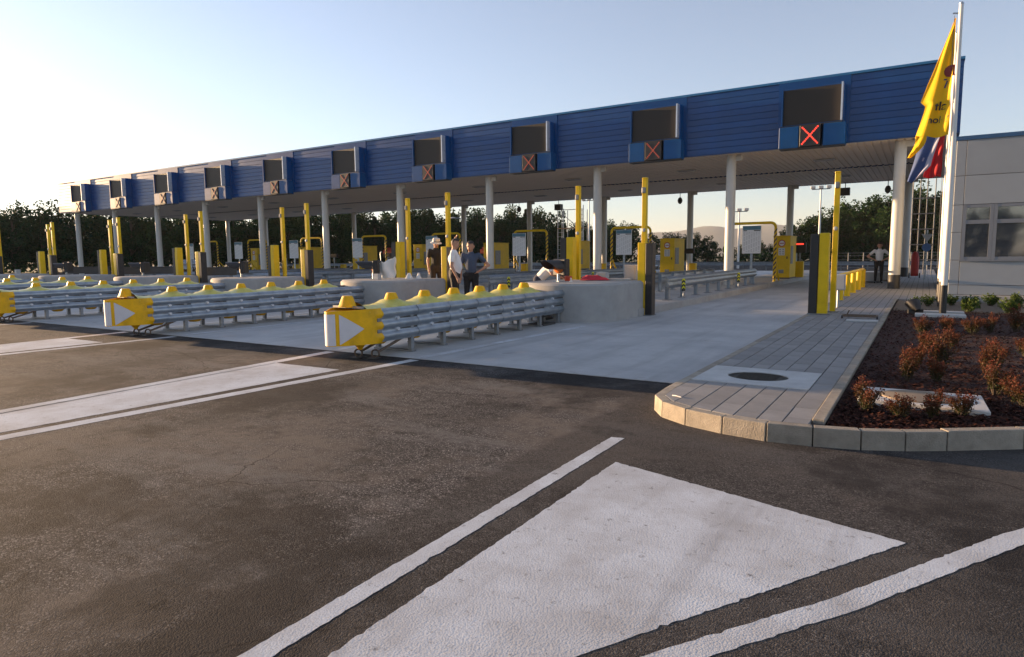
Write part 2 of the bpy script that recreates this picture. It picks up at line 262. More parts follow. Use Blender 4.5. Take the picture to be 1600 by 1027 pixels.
# ------------------------------------------------------------------ mesh builder
class MB:
    def __init__(s): s.v = []; s.f = []; s.m = []; s.cur = 0
    def add(s, vs, fs):
        o = len(s.v); s.v += [tuple(map(float, q)) for q in vs]
        for f in fs: s.f.append(tuple(i + o for i in f)); s.m.append(s.cur)
        return s
    def box(s, x0, x1, y0, y1, z0, z1):
        return s.add([(x0, y0, z0), (x1, y0, z0), (x1, y1, z0), (x0, y1, z0), (x0, y0, z1), (x1, y0, z1), (x1, y1, z1), (x0, y1, z1)],
                     [(0, 3, 2, 1), (4, 5, 6, 7), (0, 1, 5, 4), (1, 2, 6, 5), (2, 3, 7, 6), (3, 0, 4, 7)])
    def hexa(s, bottom, top):
        return s.add(list(bottom) + list(top), [(0, 3, 2, 1), (4, 5, 6, 7), (0, 1, 5, 4), (1, 2, 6, 5), (2, 3, 7, 6), (3, 0, 4, 7)])
    def bar(s, p, q, w, h=None):
        """square bar between two points"""
        p, q = Vector(p), Vector(q); h = h or w; d = (q - p).normalized()
        a = d.cross(Vector((0, 0, 1)))
        a = Vector((1, 0, 0)) if a.length < 1e-4 else a.normalized()
        b = a.cross(d)
        k = [a * w / 2 + b * h / 2, -a * w / 2 + b * h / 2, -a * w / 2 - b * h / 2, a * w / 2 - b * h / 2]
        return s.hexa([p + c for c in k], [q + c for c in k])
    def tube(s, path, r, n=8, cap=True, closed=False):
        path = [Vector(p) for p in path]; N = len(path)
        rr = r if isinstance(r, (list, tuple)) else [r] * N
        vs = []; a = None
        for i, p in enumerate(path):
            if closed: d = path[(i + 1) % N] - path[i - 1]
            else: d = path[min(i + 1, N - 1)] - path[max(i - 1, 0)]
            d.normalize()
            if a is None:
                a = d.cross(Vector((0, 0, 1)))
                if a.length < 1e-3: a = Vector((1, 0, 0))
            a = (a - d * a.dot(d)).normalized(); b = d.cross(a)
            for j in range(n):
                t = 2 * math.pi * j / n; vs.append(p + (a * math.cos(t) + b * math.sin(t)) * rr[i])
        fs = []
        for i in range(N if closed else N - 1):
            for j in range(n):
                k = (i + 1) % N; fs.append((i * n + j, i * n + (j + 1) % n, k * n + (j + 1) % n, k * n + j))
        if cap and not closed: fs += [tuple(range(n - 1, -1, -1)), tuple((N - 1) * n + j for j in range(n))]
        return s.add(vs, fs)
    def cyl(s, p, q, r, r2=None, n=16): return s.tube([p, q], [r, r if r2 is None else r2], n)
    def lathe(s, c, prof, n=16, sx=1, sy=1):
        vs = []; fs = []
        for r, z in prof:
            for j in range(n):
                t = 2 * math.pi * j / n; vs.append((c[0] + r * sx * math.cos(t), c[1] + r * sy * math.sin(t), c[2] + z))
        for i in range(len(prof) - 1):
            for j in range(n): fs.append((i * n + j, i * n + (j + 1) % n, (i + 1) * n + (j + 1) % n, (i + 1) * n + j))
        fs += [tuple(range(n - 1, -1, -1)), tuple((len(prof) - 1) * n + j for j in range(n))]
        return s.add(vs, fs)
    def prism(s, poly, z0, z1):
        n = len(poly)
        return s.add([(x, y, z0) for x, y in poly] + [(x, y, z1) for x, y in poly],
                     [tuple(range(n - 1, -1, -1)), tuple(range(n, 2 * n))] + [(i, (i + 1) % n, n + (i + 1) % n, n + i) for i in range(n)])
    def sheet(s, poly, z): return s.add([(x, y, z) for x, y in poly], [tuple(range(len(poly)))])
    def grid(s, fn, nu, nv):
        vs = [fn(i / nu, j / nv) for j in range(nv + 1) for i in range(nu + 1)]
        return s.add(vs, [(j * (nu + 1) + i, j * (nu + 1) + i + 1, (j + 1) * (nu + 1) + i + 1, (j + 1) * (nu + 1) + i) for j in range(nv) for i in range(nu)])
    def extrude_profile(s, prof, y0, y1, ends=True):
        """profile of (x, z) points swept along y"""
        n = len(prof)
        fs = [(i, i + 1, n + i + 1, n + i) for i in range(n - 1)]
        return s.add([(x, y0, z) for x, z in prof] + [(x, y1, z) for x, z in prof], fs)
    def mesh(s, name, mats, smooth=None, bevel=0.0, seg=1, solid=0.0):
        me = bpy.data.meshes.new(name); me.from_pydata(s.v, [], s.f)
        for q in (mats if isinstance(mats, (list, tuple)) else [mats]): me.materials.append(q)
        me.polygons.foreach_set('material_index', s.m)
        if bevel:
            bm = bmesh.new(); bm.from_mesh(me)
            bmesh.ops.bevel(bm, geom=[e for e in bm.edges if e.calc_face_angle(0) > 0.6], offset=bevel, segments=seg, affect='EDGES', profile=0.6)
            bm.to_mesh(me); bm.free()
        if solid:
            bm = bmesh.new(); bm.from_mesh(me); bmesh.ops.solidify(bm, geom=bm.faces[:], thickness=solid); bm.to_mesh(me); bm.free()
        if smooth:
            me.polygons.foreach_set('use_smooth', [True] * len(me.polygons)); me.set_sharp_from_angle(angle=R(smooth))
        me.update(); return me

def link(name, data, parent=None, loc=(0, 0, 0), rotz=0.0):
    o = bpy.data.objects.new(name, data); COL.objects.link(o); o.location = loc; o.rotation_euler = (0, 0, rotz)
    if parent: o.parent = parent
    return o
def tag(o, label, cat, group=None):
    o['label'] = label; o['category'] = cat
    if group: o['group'] = group
    return o
def thing(name, label, cat, loc=(0, 0, 0), rotz=0.0, group=None): return tag(link(name, None, None, loc, rotz), label, cat, group)
def struct(name, mb, mats, **kw):
    o = link(name, mb.mesh(name, mats, **kw)); o['kind'] = 'structure'; return o
def part(name, mb, mats, parent, loc=(0, 0, 0), rotz=0.0, **kw):
    return link(name, mb if isinstance(mb, bpy.types.Mesh) else mb.mesh(name, mats, **kw), parent, loc, rotz)
def dup(root, loc, label, rotz=None):
    """a copy of a thing with copies of its parts and sub-parts, sharing mesh data"""
    def cp(o, par):
        c = o.copy(); COL.objects.link(c); c.parent = par
        for ch in o.children: cp(ch, c)
        return c
    r = cp(root, None); r.location = loc; r['label'] = label
    if rotz is not None: r.rotation_euler = (0, 0, rotz)
    return r
ORD = ['', 'first', 'second', 'third', 'fourth', 'fifth', 'sixth', 'seventh', 'eighth', 'ninth', 'tenth', 'eleventh']

# ------------------------------------------------------------------ layout constants
PITCH = 5.934                               # lane spacing
def IX(k): return -0.92 - PITCH * k         # centre line of island k (k = 0 is the walkway column line)
FRONT_Y, COL_Y, REAR_Y, CAN_BACK = 27.06, 27.86, 41.9, 42.6
Z_SOF, Z_TOP, CAN_L, CAN_R = 5.41, 7.88, -61.4, 0.78
APRON_Y = 7.15

# ------------------------------------------------------------------ ground, road, markings
g = MB(); g.sheet([(-3500, -1500), (3500, -1500), (3500, 4500), (-3500, 4500)], -0.012); struct('ground', g, M_GRASS)
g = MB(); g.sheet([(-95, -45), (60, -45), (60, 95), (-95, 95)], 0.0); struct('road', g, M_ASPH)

def wobble(poly, step=0.05, amp=0.0022):
    """road paint never ends in a perfectly straight line"""
    out = []
    for i, a in enumerate(poly):
        a = Vector(a); b = Vector(poly[(i + 1) % len(poly)]); L = (b - a).length; n = max(1, min(240, int(L / step))); nr = Vector((-(b - a).y, (b - a).x)) / max(L, 1e-6)
        for j in range(n):
            q = a + (b - a) * j / n
            if 0 < j: q = q + nr * (random.gauss(0, amp) + (random.uniform(0.003, 0.010) if random.random() < 0.05 else 0))
            out.append((q.x, q.y))
    return out
def marking(name, poly, z=0.0012, step=0.05, amp=0.0022):
    mb = MB(); mb.sheet(wobble(poly, step, amp), z); return struct(name, mb, M_PAINT)
marking('painted_island', [(-1.785, 0.70), (-0.98, 2.06), (-0.01, 3.72), (-1.78, 4.20)], step=0.025, amp=0.003)
marking('painted_line', [(-2.065, -3.0), (-1.958, -3.0), (-1.958, 4.80), (-2.065, 4.78)], step=0.03)
lo = [(-1.55, 0.72), (-0.59, 2.27), (-0.18, 2.87), (0.49, 4.0), (1.2, 5.0), (2.3, 6.35), (3.9, 8.0)]
hi = [(-1.66, 0.80), (-0.74, 2.24), (-0.27, 2.93), (0.40, 4.08), (1.09, 5.09), (2.2, 6.45), (3.8, 8.1)]
marking('painted_line', lo + hi[::-1], step=0.03)
for k in range(1, 7):
    x = IX(k) + 6.854
    def L(y0, xa, y1, xb, w): return [(x + xa - w / 2, y0), (x + xa + w / 2, y0), (x + xb + w / 2, y1), (x + xb - w / 2, y1)]
    marking('painted_line', L(-6.0, -6.95, 7.10, -6.09, 0.17), step=0.08)
    marking('painted_line', L(APRON_Y + 0.05, -6.09, 12.2, -5.86, 0.15), z=0.0165, step=0.1)
    marking('painted_line', L(-6.0, -7.0, 7.10, -7.80, 0.19), step=0.08)
    marking('painted_line', L(APRON_Y + 0.05, -7.80, 12.2, -7.95, 0.15), z=0.0165, step=0.1)
    marking('painted_island', [(x - 6.98, -4.8), (x - 6.42, 5.98), (x - 7.66, 5.95), (x - 7.03, -4.8)], step=0.06)

# concrete apron: joint filler sheet with single slabs on it
g = MB(); g.sheet([(-68, APRON_Y - 0.02), (-2.12, APRON_Y - 0.02), (-2.12, 60), (-68, 60)], 0.005); apron = struct('concrete_apron', g, M_JOINT)
slab_cache = {}
def slab(x0, x1, y0, y1):
    w, l_ = round(x1 - x0, 3), round(y1 - y0, 3)
    if (w, l_) not in slab_cache:
        mb = MB(); mb.box(0, w, 0, l_, -0.02, 0); slab_cache[(w, l_)] = mb.mesh('concrete_slab', M_CONC)
    part('concrete_slab', slab_cache[(w, l_)], None, apron, (x0, y0, 0.013 + random.uniform(-0.001, 0.001)))
YS = [APRON_Y, 11.0, 16.3, 22.0, 28.0, 36.0, 46.0, 60.0]
for k in range(0, 11):
    xr = -2.13 if k == 0 else IX(k) + 0.94
    xa = IX(k + 1) + 0.94
    for i in range(7):
        y0, y1 = YS[i] + 0.006, YS[i + 1] - 0.006
        if xr - xa > 4.4 or True:
            xm = xa + 2.45 if k else xa + 2.5
            slab(xa + 0.006, xr - 0.006, y0, y1)

# ------------------------------------------------------------------ walkway, kerbs, paving
KERB = [(-2.13, 6.30), (-2.10, 5.86), (-1.94, 5.61), (-1.67, 5.43), (-1.33, 5.315), (-0.98, 5.26), (-0.65, 5.295), (-0.33, 5.37), (-0.05, 5.50), (0.21, 5.66),
        (0.69, 5.99), (1.25, 6.42), (1.9, 7.0), (2.7, 7.8), (3.6, 8.8), (4.6, 10.2), (5.6, 12.0)]
KH = 0.145
def offset_in(i, d):
    a = Vector(KERB[max(i - 1, 0)]); b = Vector(KERB[min(i + 1, len(KERB) - 1)]); t = (b - a).normalized()
    return Vector(KERB[i]) + Vector((-t.y, t.x)) * d
KIN = [offset_in(i, 0.10) for i in range(len(KERB))]; KIN[0] = Vector((-2.03, 6.30))
wk = MB()
wk.prism([(p.x, p.y) for p in KIN[:7]] + [(-0.60, 5.42), (-0.60, 21.6), (0.40, 21.6), (7, 21.6), (7, 23.4), (0.62, 23.4), (0.62, 60), (-2.03, 60)][:0] + [(-0.60, 5.40), (-0.60, 16.0), (-2.03, 16.0)], 0.0, 0.118)
walk = struct('walkway', wk, M_JOINT)
def walk_far_mat():
    m, n, l, p = new_mat('paving_far')
    tc = n.new('ShaderNodeTexCoord'); mp = n.new('ShaderNodeMapping'); mp.inputs['Rotation'].default_value = (0, 0, R(90)); l.new(tc.outputs['Object'], mp.inputs[0])
    br = n.new('ShaderNodeTexBrick'); br.inputs['Scale'].default_value = 1.0; br.inputs['Brick Width'].default_value = 0.4; br.inputs['Row Height'].default_value = 0.19; br.inputs['Mortar Size'].default_value = 0.008
    br.inputs['Color1'].default_value = (0.25, 0.245, 0.245, 1); br.inputs['Color2'].default_value = (0.29, 0.28, 0.275, 1); br.inputs['Mortar'].default_value = (0.08, 0.075, 0.07, 1)
    l.new(mp.outputs[0], br.inputs[0]); l.new(br.outputs[0], p.inputs['Base Color']); p.inputs['Roughness'].default_value = 0.8
    b = n.new('ShaderNodeBump'); b.inputs['Distance'].default_value = 0.004; b.inputs['Strength'].default_value = 0.6; b.invert = True; l.new(br.outputs['Fac'], b.inputs['Height']); l.new(b.outputs[0], p.inputs['Normal'])
    return m
wf = MB(); wf.prism([(-2.03, 16.0), (-0.60, 16.0), (-0.60, 21.55), (9, 21.55), (9, 22.9), (0.62, 22.9), (0.62, 60), (-2.03, 60)], 0.0, KH - 0.002); struct('walkway', wf, walk_far_mat())

def kerb_stone(parent, a, b, ia, ib, z1=KH, z0=-0.05):
    a, b, ia, ib = map(Vector, (a, b, ia, ib)); t = (b - a).normalized() * 0.004
    a2, b2, ia2, ib2 = a + t, b - t, ia + t, ib - t
    j = random.uniform(-0.003, 0.003)
    mb = MB(); tl = lambda p, q, f: p + (q - p) * f
    mb.hexa([(q.x, q.y, z0) for q in (a2, b2, ib2, ia2)], [(q.x, q.y, z1 + j) for q in (tl(a2, ia2, 0.06), tl(b2, ib2, 0.06), ib2, ia2)])
    part('kerb_stone', mb, M_KERB, parent, bevel=0.008, seg=2)
for i in range(len(KERB) - 1): kerb_stone(walk, KERB[i], KERB[i + 1], KIN[i], KIN[i + 1])
y = 6.30
while y < 22: kerb_stone(walk, (-2.13, y + 1.0), (-2.13, y), (-2.03, y + 1.0), (-2.03, y)); y += 1.0
kf = MB(); kf.box(-2.13, -2.03, y, 60, -0.05, KH); part('kerb', kf, M_KERB, walk)
y = 5.55
while y < 21.4:
    mb = MB(); mb.box(-0.69, -0.60, y + 0.003, y + 0.997, 0.0, KH + 0.012); part('edging_stone', mb, M_KERB, walk, bevel=0.006); y += 1.0

# paving slabs in seven courses; the manhole slab interrupts them
PLX0, PLX1, PLY0, PLY1 = -2.026, -0.882, 6.76, 7.77
def kin_y(x):
    for i in range(6):
        a, b = KIN[i], KIN[i + 1]
        if min(a.x, b.x) <= x <= max(a.x, b.x) and abs(a.x - b.x) > 1e-6: return a.y + (b.y - a.y) * (x - a.x) / (b.x - a.x)
    return KIN[6].y if x > -0.8 else 6.0
PW = (2.03 - 0.695) / 7
tile_cache = {}
for c in range(7):
    x0 = -2.028 + c * PW + 0.004; x1 = x0 + PW - 0.008
    ya, yb = kin_y(x0) + 0.006, kin_y(x1) + 0.006
    ys = sorted(max(ya, yb) + 0.16 + (0.2 if c % 2 else 0.0) + 0.4 * i for i in range(29)); ys = [q for q in ys if q < 16.0]
    edges = [None] + ys
    segs = []
    for i in range(len(edges) - 1): segs.append((edges[i], edges[i + 1]))
    segs.append((ys[-1], 16.0))
    for s0, s1 in segs:
        if s0 is None:
            mid = [(q.x, q.y + 0.006) for q in KIN[1:6] if x0 + 0.005 < q.x < x1 - 0.005]
            mb = MB(); mb.prism([(x0, ya)] + mid + [(x1, yb), (x1, s1 - 0.0015), (x0, s1 - 0.0015)], 0.0, KH)
            part('paving_slab', mb, M_PAVE, walk, bevel=0.003); continue
        rs = [(s0, s1)]
        if x0 > PLX0 - 0.05 and x1 < PLX1 + 0.03:
            rs = [(a, b) for a, b in ((s0, min(s1, PLY0)), (max(s0, PLY1), s1)) if b - a > 0.03]
        for a, b in rs:
            Lk = round(b - a, 3)
            if (c == 99, Lk) not in tile_cache:
                mb = MB(); mb.box(0, PW - 0.008, 0, Lk - 0.003, -0.1, 0); tile_cache[(False, Lk)] = mb.mesh('paving_slab', M_PAVE, bevel=0.003)
            part('paving_slab', tile_cache[(False, Lk)], None, walk, (x0, a + 0.0015, KH + random.uniform(-0.0015, 0.0015)))
mc = thing('manhole_cover', 'pale concrete manhole surround with dark cast iron cover in the walkway', 'manhole cover', ((PLX0 + PLX1) / 2, 7.265, 0))
mb = MB()
cx, cy = PLX1 - PLX0 - 0.012, PLY1 - PLY0 - 0.01
sq = [(cx / 2, -cy / 2 + cy * i / 8) for i in range(8)] + [(cx / 2 - cx * i / 8, cy / 2) for i in range(8)] + [(-cx / 2, cy / 2 - cy * i / 8) for i in range(8)] + [(-cx / 2 + cx * i / 8, -cy / 2) for i in range(8)]
ring = [(0.31 * math.cos(math.atan2(b / cy, a / cx)), 0.265 * math.sin(math.atan2(b / cy, a / cx))) for a, b in sq]
vs = [(x, y_, KH + 0.006) for x, y_ in ring] + [(x, y_, KH + 0.006) for x, y_ in sq] + [(x, y_, KH - 0.05) for x, y_ in sq] + [(x, y_, KH - 0.05) for x, y_ in ring]
n = 32
mb.add(vs, [(i, n + i, n + (i + 1) % n, (i + 1) % n) for i in range(n)] + [(n + i, 2 * n + i, 2 * n + (i + 1) % n, n + (i + 1) % n) for i in range(n)] + [(i, (i + 1) % n, 3 * n + (i + 1) % n, 3 * n + i) for i in range(n)])
part('surround', mb, M_PLATE, mc)
mb = MB(); mb.lathe((0, 0, 0), [(0.305, KH - 0.03), (0.305, KH - 0.002), (0.27, KH), (0.27, KH - 0.006), (0.02, KH - 0.005)], 32, 1, 0.855)
for i in range(-4, 5): mb.box(-0.2, 0.2, i * 0.05 - 0.008, i * 0.05 + 0.008, KH - 0.01, KH)
part('cover', mb, M_GRATE, mc, smooth=30)
tag(part('twig', MB().tube([(-1.93, 5.88, KH + 0.006), (-1.88, 5.85, KH + 0.011), (-1.83, 5.83, KH + 0.007)], 0.005, 5), M_WHITE, None), 'short pale twig lying on the rounded corner of the walkway', 'twig')

# ------------------------------------------------------------------ traffic islands
for k in range(1, 11):
    x = IX(k)
    mb = MB(); mb.prism([(x - 1.22, 14.6), (x + 1.22, 14.6), (x + 1.22, 54), (x + 0.6, 55), (x - 0.6, 55), (x - 1.22, 54)], -0.02, 0.20)
    isl = struct('traffic_island', mb, M_BLOCK, bevel=0.02)
# ------------------------------------------------------------------ toll canopy
can = thing('toll_canopy', 'long blue clad toll plaza canopy on round white columns', 'canopy', (0, 0, 0))
mcol = MB(); mcol.lathe((0, 0, 0), [(0.235, 0), (0.235, 0.03), (0.19, 0.032), (0.19, Z_SOF - 0.24), (0.19, Z_SOF + 0.02)], 24); mcol = mcol.mesh('column', M_COLW, smooth=40)
mcap = MB(); mcap.box(0.1, 0.42, -0.08, 0.08, Z_SOF - 0.2, Z_SOF + 0.02); mcap = mcap.mesh('bracket', M_COLW, bevel=0.02)
msl = MB(); msl.lathe((0, 0, 0), [(0.2, 0), (0.2, 0.62), (0.192, 0.63)], 24); msl = msl.mesh('sleeve', M_BLACK, smooth=40)
for k in range(0, 11):
    for yy in (COL_Y, REAR_Y):
        zb = KH if k == 0 else 0.20
        c_ = part('column', mcol, None, can, (IX(k), yy, 0)); part('bracket', mcap, None, c_)
        if k == 0: part('sleeve', msl, None, c_, (0, 0, 0.02))
# fascia: overlapping boards between flat sign panels
NB = 10; bh = (Z_TOP - 0.10 - Z_SOF - 0.03) / NB
def board_mesh(w):
    mb = MB(); pr = [(0.0, 0.0), (-0.016, 0.008), (-0.018, 0.03), (-0.008, bh - 0.010), (0.0, bh - 0.004)]
    vs = [(0, y_, z_) for y_, z_ in pr] + [(w, y_, z_) for y_, z_ in pr]; k_ = len(pr)
    mb.add(vs, [(i + 1, i, k_ + i, k_ + i + 1) for i in range(k_ - 1)] + [(0, k_, 2 * k_ - 1, k_ - 1), tuple(range(k_)), tuple(range(2 * k_ - 1, k_ - 1, -1))])
    return mb.mesh('fascia_board', M_BLUE)
PAN_W = 2.42
SIGN_X = [IX(k) - 2.83 for k in range(0, 10)]
spans = []; xr = CAN_R
for sx in SIGN_X:
    spans.append((sx + PAN_W / 2 + 0.004, xr)); xr = sx - PAN_W / 2 - 0.004
spans.append((CAN_L, xr)); bc = {}
for a, b in spans:
    w = round(b - a, 3)
    if w not in bc: bc[w] = board_mesh(w)
    for i in range(NB): part('fascia_board', bc[w], None, can, (a, FRONT_Y, Z_SOF + 0.03 + i * bh))
mpan = MB(); mpan.box(-PAN_W / 2, PAN_W / 2, -0.05, 0.0, Z_SOF + 0.02, Z_TOP - 0.09); mpan = mpan.mesh('fascia_panel', M_BLUEP)
for sx in SIGN_X: part('fascia_panel', mpan, None, can, (sx, FRONT_Y, 0))
mb = MB(); mb.box(CAN_L - 0.03, CAN_R + 0.03, FRONT_Y - 0.055, FRONT_Y + 0.25, Z_TOP - 0.085, Z_TOP); mb.box(CAN_R - 0.22, CAN_R + 0.03, FRONT_Y + 0.25, CAN_BACK, Z_TOP - 0.085, Z_TOP)
part('coping', mb, mat('coping_blue', (0.02, 0.15, 0.33), 0.35), can)
mb = MB(); mb.box(CAN_L, CAN_R, FRONT_Y + 0.002, FRONT_Y + 0.12, Z_SOF + 0.005, Z_TOP - 0.09); mb.box(CAN_L, CAN_L + 0.12, FRONT_Y + 0.12, CAN_BACK, Z_SOF + 0.005, Z_TOP - 0.09)
mb.box(CAN_R - 0.12, CAN_R + 0.012, FRONT_Y + 0.122, CAN_BACK, Z_SOF + 0.005, Z_TOP - 0.09); mb.box(CAN_L + .12, CAN_R - .122, CAN_BACK - 0.12, CAN_BACK - .002, Z_SOF + 0.005, Z_TOP - 0.09)
part('fascia_frame', mb, M_BLUE, can)
mb = MB(); mb.box(CAN_L + .13, CAN_R - .13, FRONT_Y + .13, CAN_BACK - .13, Z_TOP - 0.5, Z_TOP - 0.4); part('roof_deck', mb, M_GALVD, can)
def soffit(y0, y1, z):
    mb = MB(); pr = []; x = CAN_L + 0.13
    while x < CAN_R - 0.14:
        pr += [(x, z), (x + 0.16, z), (x + 0.18, z + 0.03), (x + 0.23, z + 0.03)]; x += 0.25
    return mb.extrude_profile(pr, y0, y1)
part('soffit_sheet', soffit(FRONT_Y + 0.13, 34.75, Z_SOF + 0.012), M_SOFF, can); part('soffit_sheet', soffit(35.15, CAN_BACK - 0.13, Z_SOF + 0.012), M_SOFF, can)
mb = MB(); mb.box(CAN_L + 0.13, CAN_R - 0.13, 34.75, 35.15, Z_SOF + 0.10, Z_SOF + 0.16); part('soffit_channel', mb, M_GALVD, can)
mb = MB(); mb.box(-0.42, 0.42, -0.2, 0.2, -0.05, 0.0); mlt = mb.mesh('soffit_light', M_GBOX, bevel=0.02)
mb = MB(); mb.box(-0.36, 0.36, -0.14, 0.14, -0.056, -0.049); mlg = mb.mesh('diffuser', M_LAMPG)
for k in range(0, 10):
    for yy in (31.2, 38.2):
        o = part('soffit_light', mlt, None, can, (IX(k) - 2.9, yy, Z_SOF + 0.012)); part('diffuser', mlg, None, o)

# ------------------------------------------------------------------ overhead message signs
def message_sign(k):
    near = k == 0
    names = 'nearest the flagpoles' if k == 0 else ('at the far left end of the canopy' if k == 9 else ORD[k + 1] + ' from the right end of the canopy')
    t = thing('message_sign', 'dark overhead message screen with red cross, ' + names, 'message sign', (SIGN_X[k], FRONT_Y - 0.05, 0), group='message signs along the canopy front')
    if 'ms' not in globals():
        global ms; ms = {}
        mb = MB(); d0, d1 = -0.36, -0.002
        mb.box(-1.04, 1.06, d0, d1, 6.12, 7.47); ms['h'] = mb.mesh('housing', M_BLUEP, bevel=0.01)
        mb = MB(); mb.box(-0.97, 0.97, d0 - 0.012, d0 - 0.001, 6.17, 7.43); ms['s'] = mb.mesh('screen', M_SCREEN)
        mb = MB(); mb.box(0.975, 1.03, d0 - 0.27, d0 - 0.001, 6.14, 7.45); ms['e'] = mb.mesh('hood_side', M_SILV)
        mb = MB(); mb.box(-1.03, -0.975, d0 - 0.10, d0 - 0.001, 6.14, 7.45); ms['e2'] = mb.mesh('hood_side', M_BLUEP)
        mb = MB(); mb.box(-1.035, 1.035, d0 - 0.06, d0 - 0.001, 6.105, 6.138); ms['l'] = mb.mesh('ledge', M_BLACK)
        mb = MB(); mb.box(-1.08, -0.40, d0 - 0.10, d1, 5.33, 6.10); ms['p1'] = mb.mesh('lower_panel', M_BLUEL, bevel=0.012)
        mb = MB(); mb.box(0.42, 1.14, d0 - 0.10, d1, 5.33, 6.10); ms['p2'] = mb.mesh('lower_panel', M_BLUEL, bevel=0.012)
        mb = MB(); mb.box(-0.36, 0.33, d0 - 0.13, d1 - .01, 5.35, 6.11); ms['x'] = mb.mesh('lane_signal', M_BLACK, bevel=0.008)
        def cross(m, nm):
            mb = MB(); y_ = d0 - 0.14
            for sx in (-1, 1):
                for i in range(12):
                    if i in (): continue
                    f = (i - 5.5) / 5.5
                    c0 = (-0.015 + f * 0.255 * sx, 5.73 + f * 0.29)
                    mb.lathe((0, 0, 0), [(0.0, 0.0)], 3) if False else mb.box(c0[0] - 0.026, c0[0] + 0.026, y_, y_ + 0.008, c0[1] - 0.026, c0[1] + 0.026)
            return mb.mesh(nm, m)
        ms['c'] = cross(M_RED, 'red_cross'); ms['cd'] = cross(M_REDD, 'red_cross')
        mb = MB(); mb.box(-1.06, 1.12, d0 - 0.09, d1, 5.30, 5.328); ms['b'] = mb.mesh('base_tray', M_BLACK)
    for n_, q in (('housing', 'h'), ('screen', 's'), ('hood_side', 'e'), ('hood_side', 'e2'), ('ledge', 'l'), ('lower_panel', 'p1'), ('lower_panel', 'p2'), ('base_tray', 'b')): part(n_, ms[q], None, t)
    o = part('lane_signal', ms['x'], None, t); part('red_cross', ms['c' if k == 0 else 'cd'], None, o)
for k in range(10): message_sign(k)

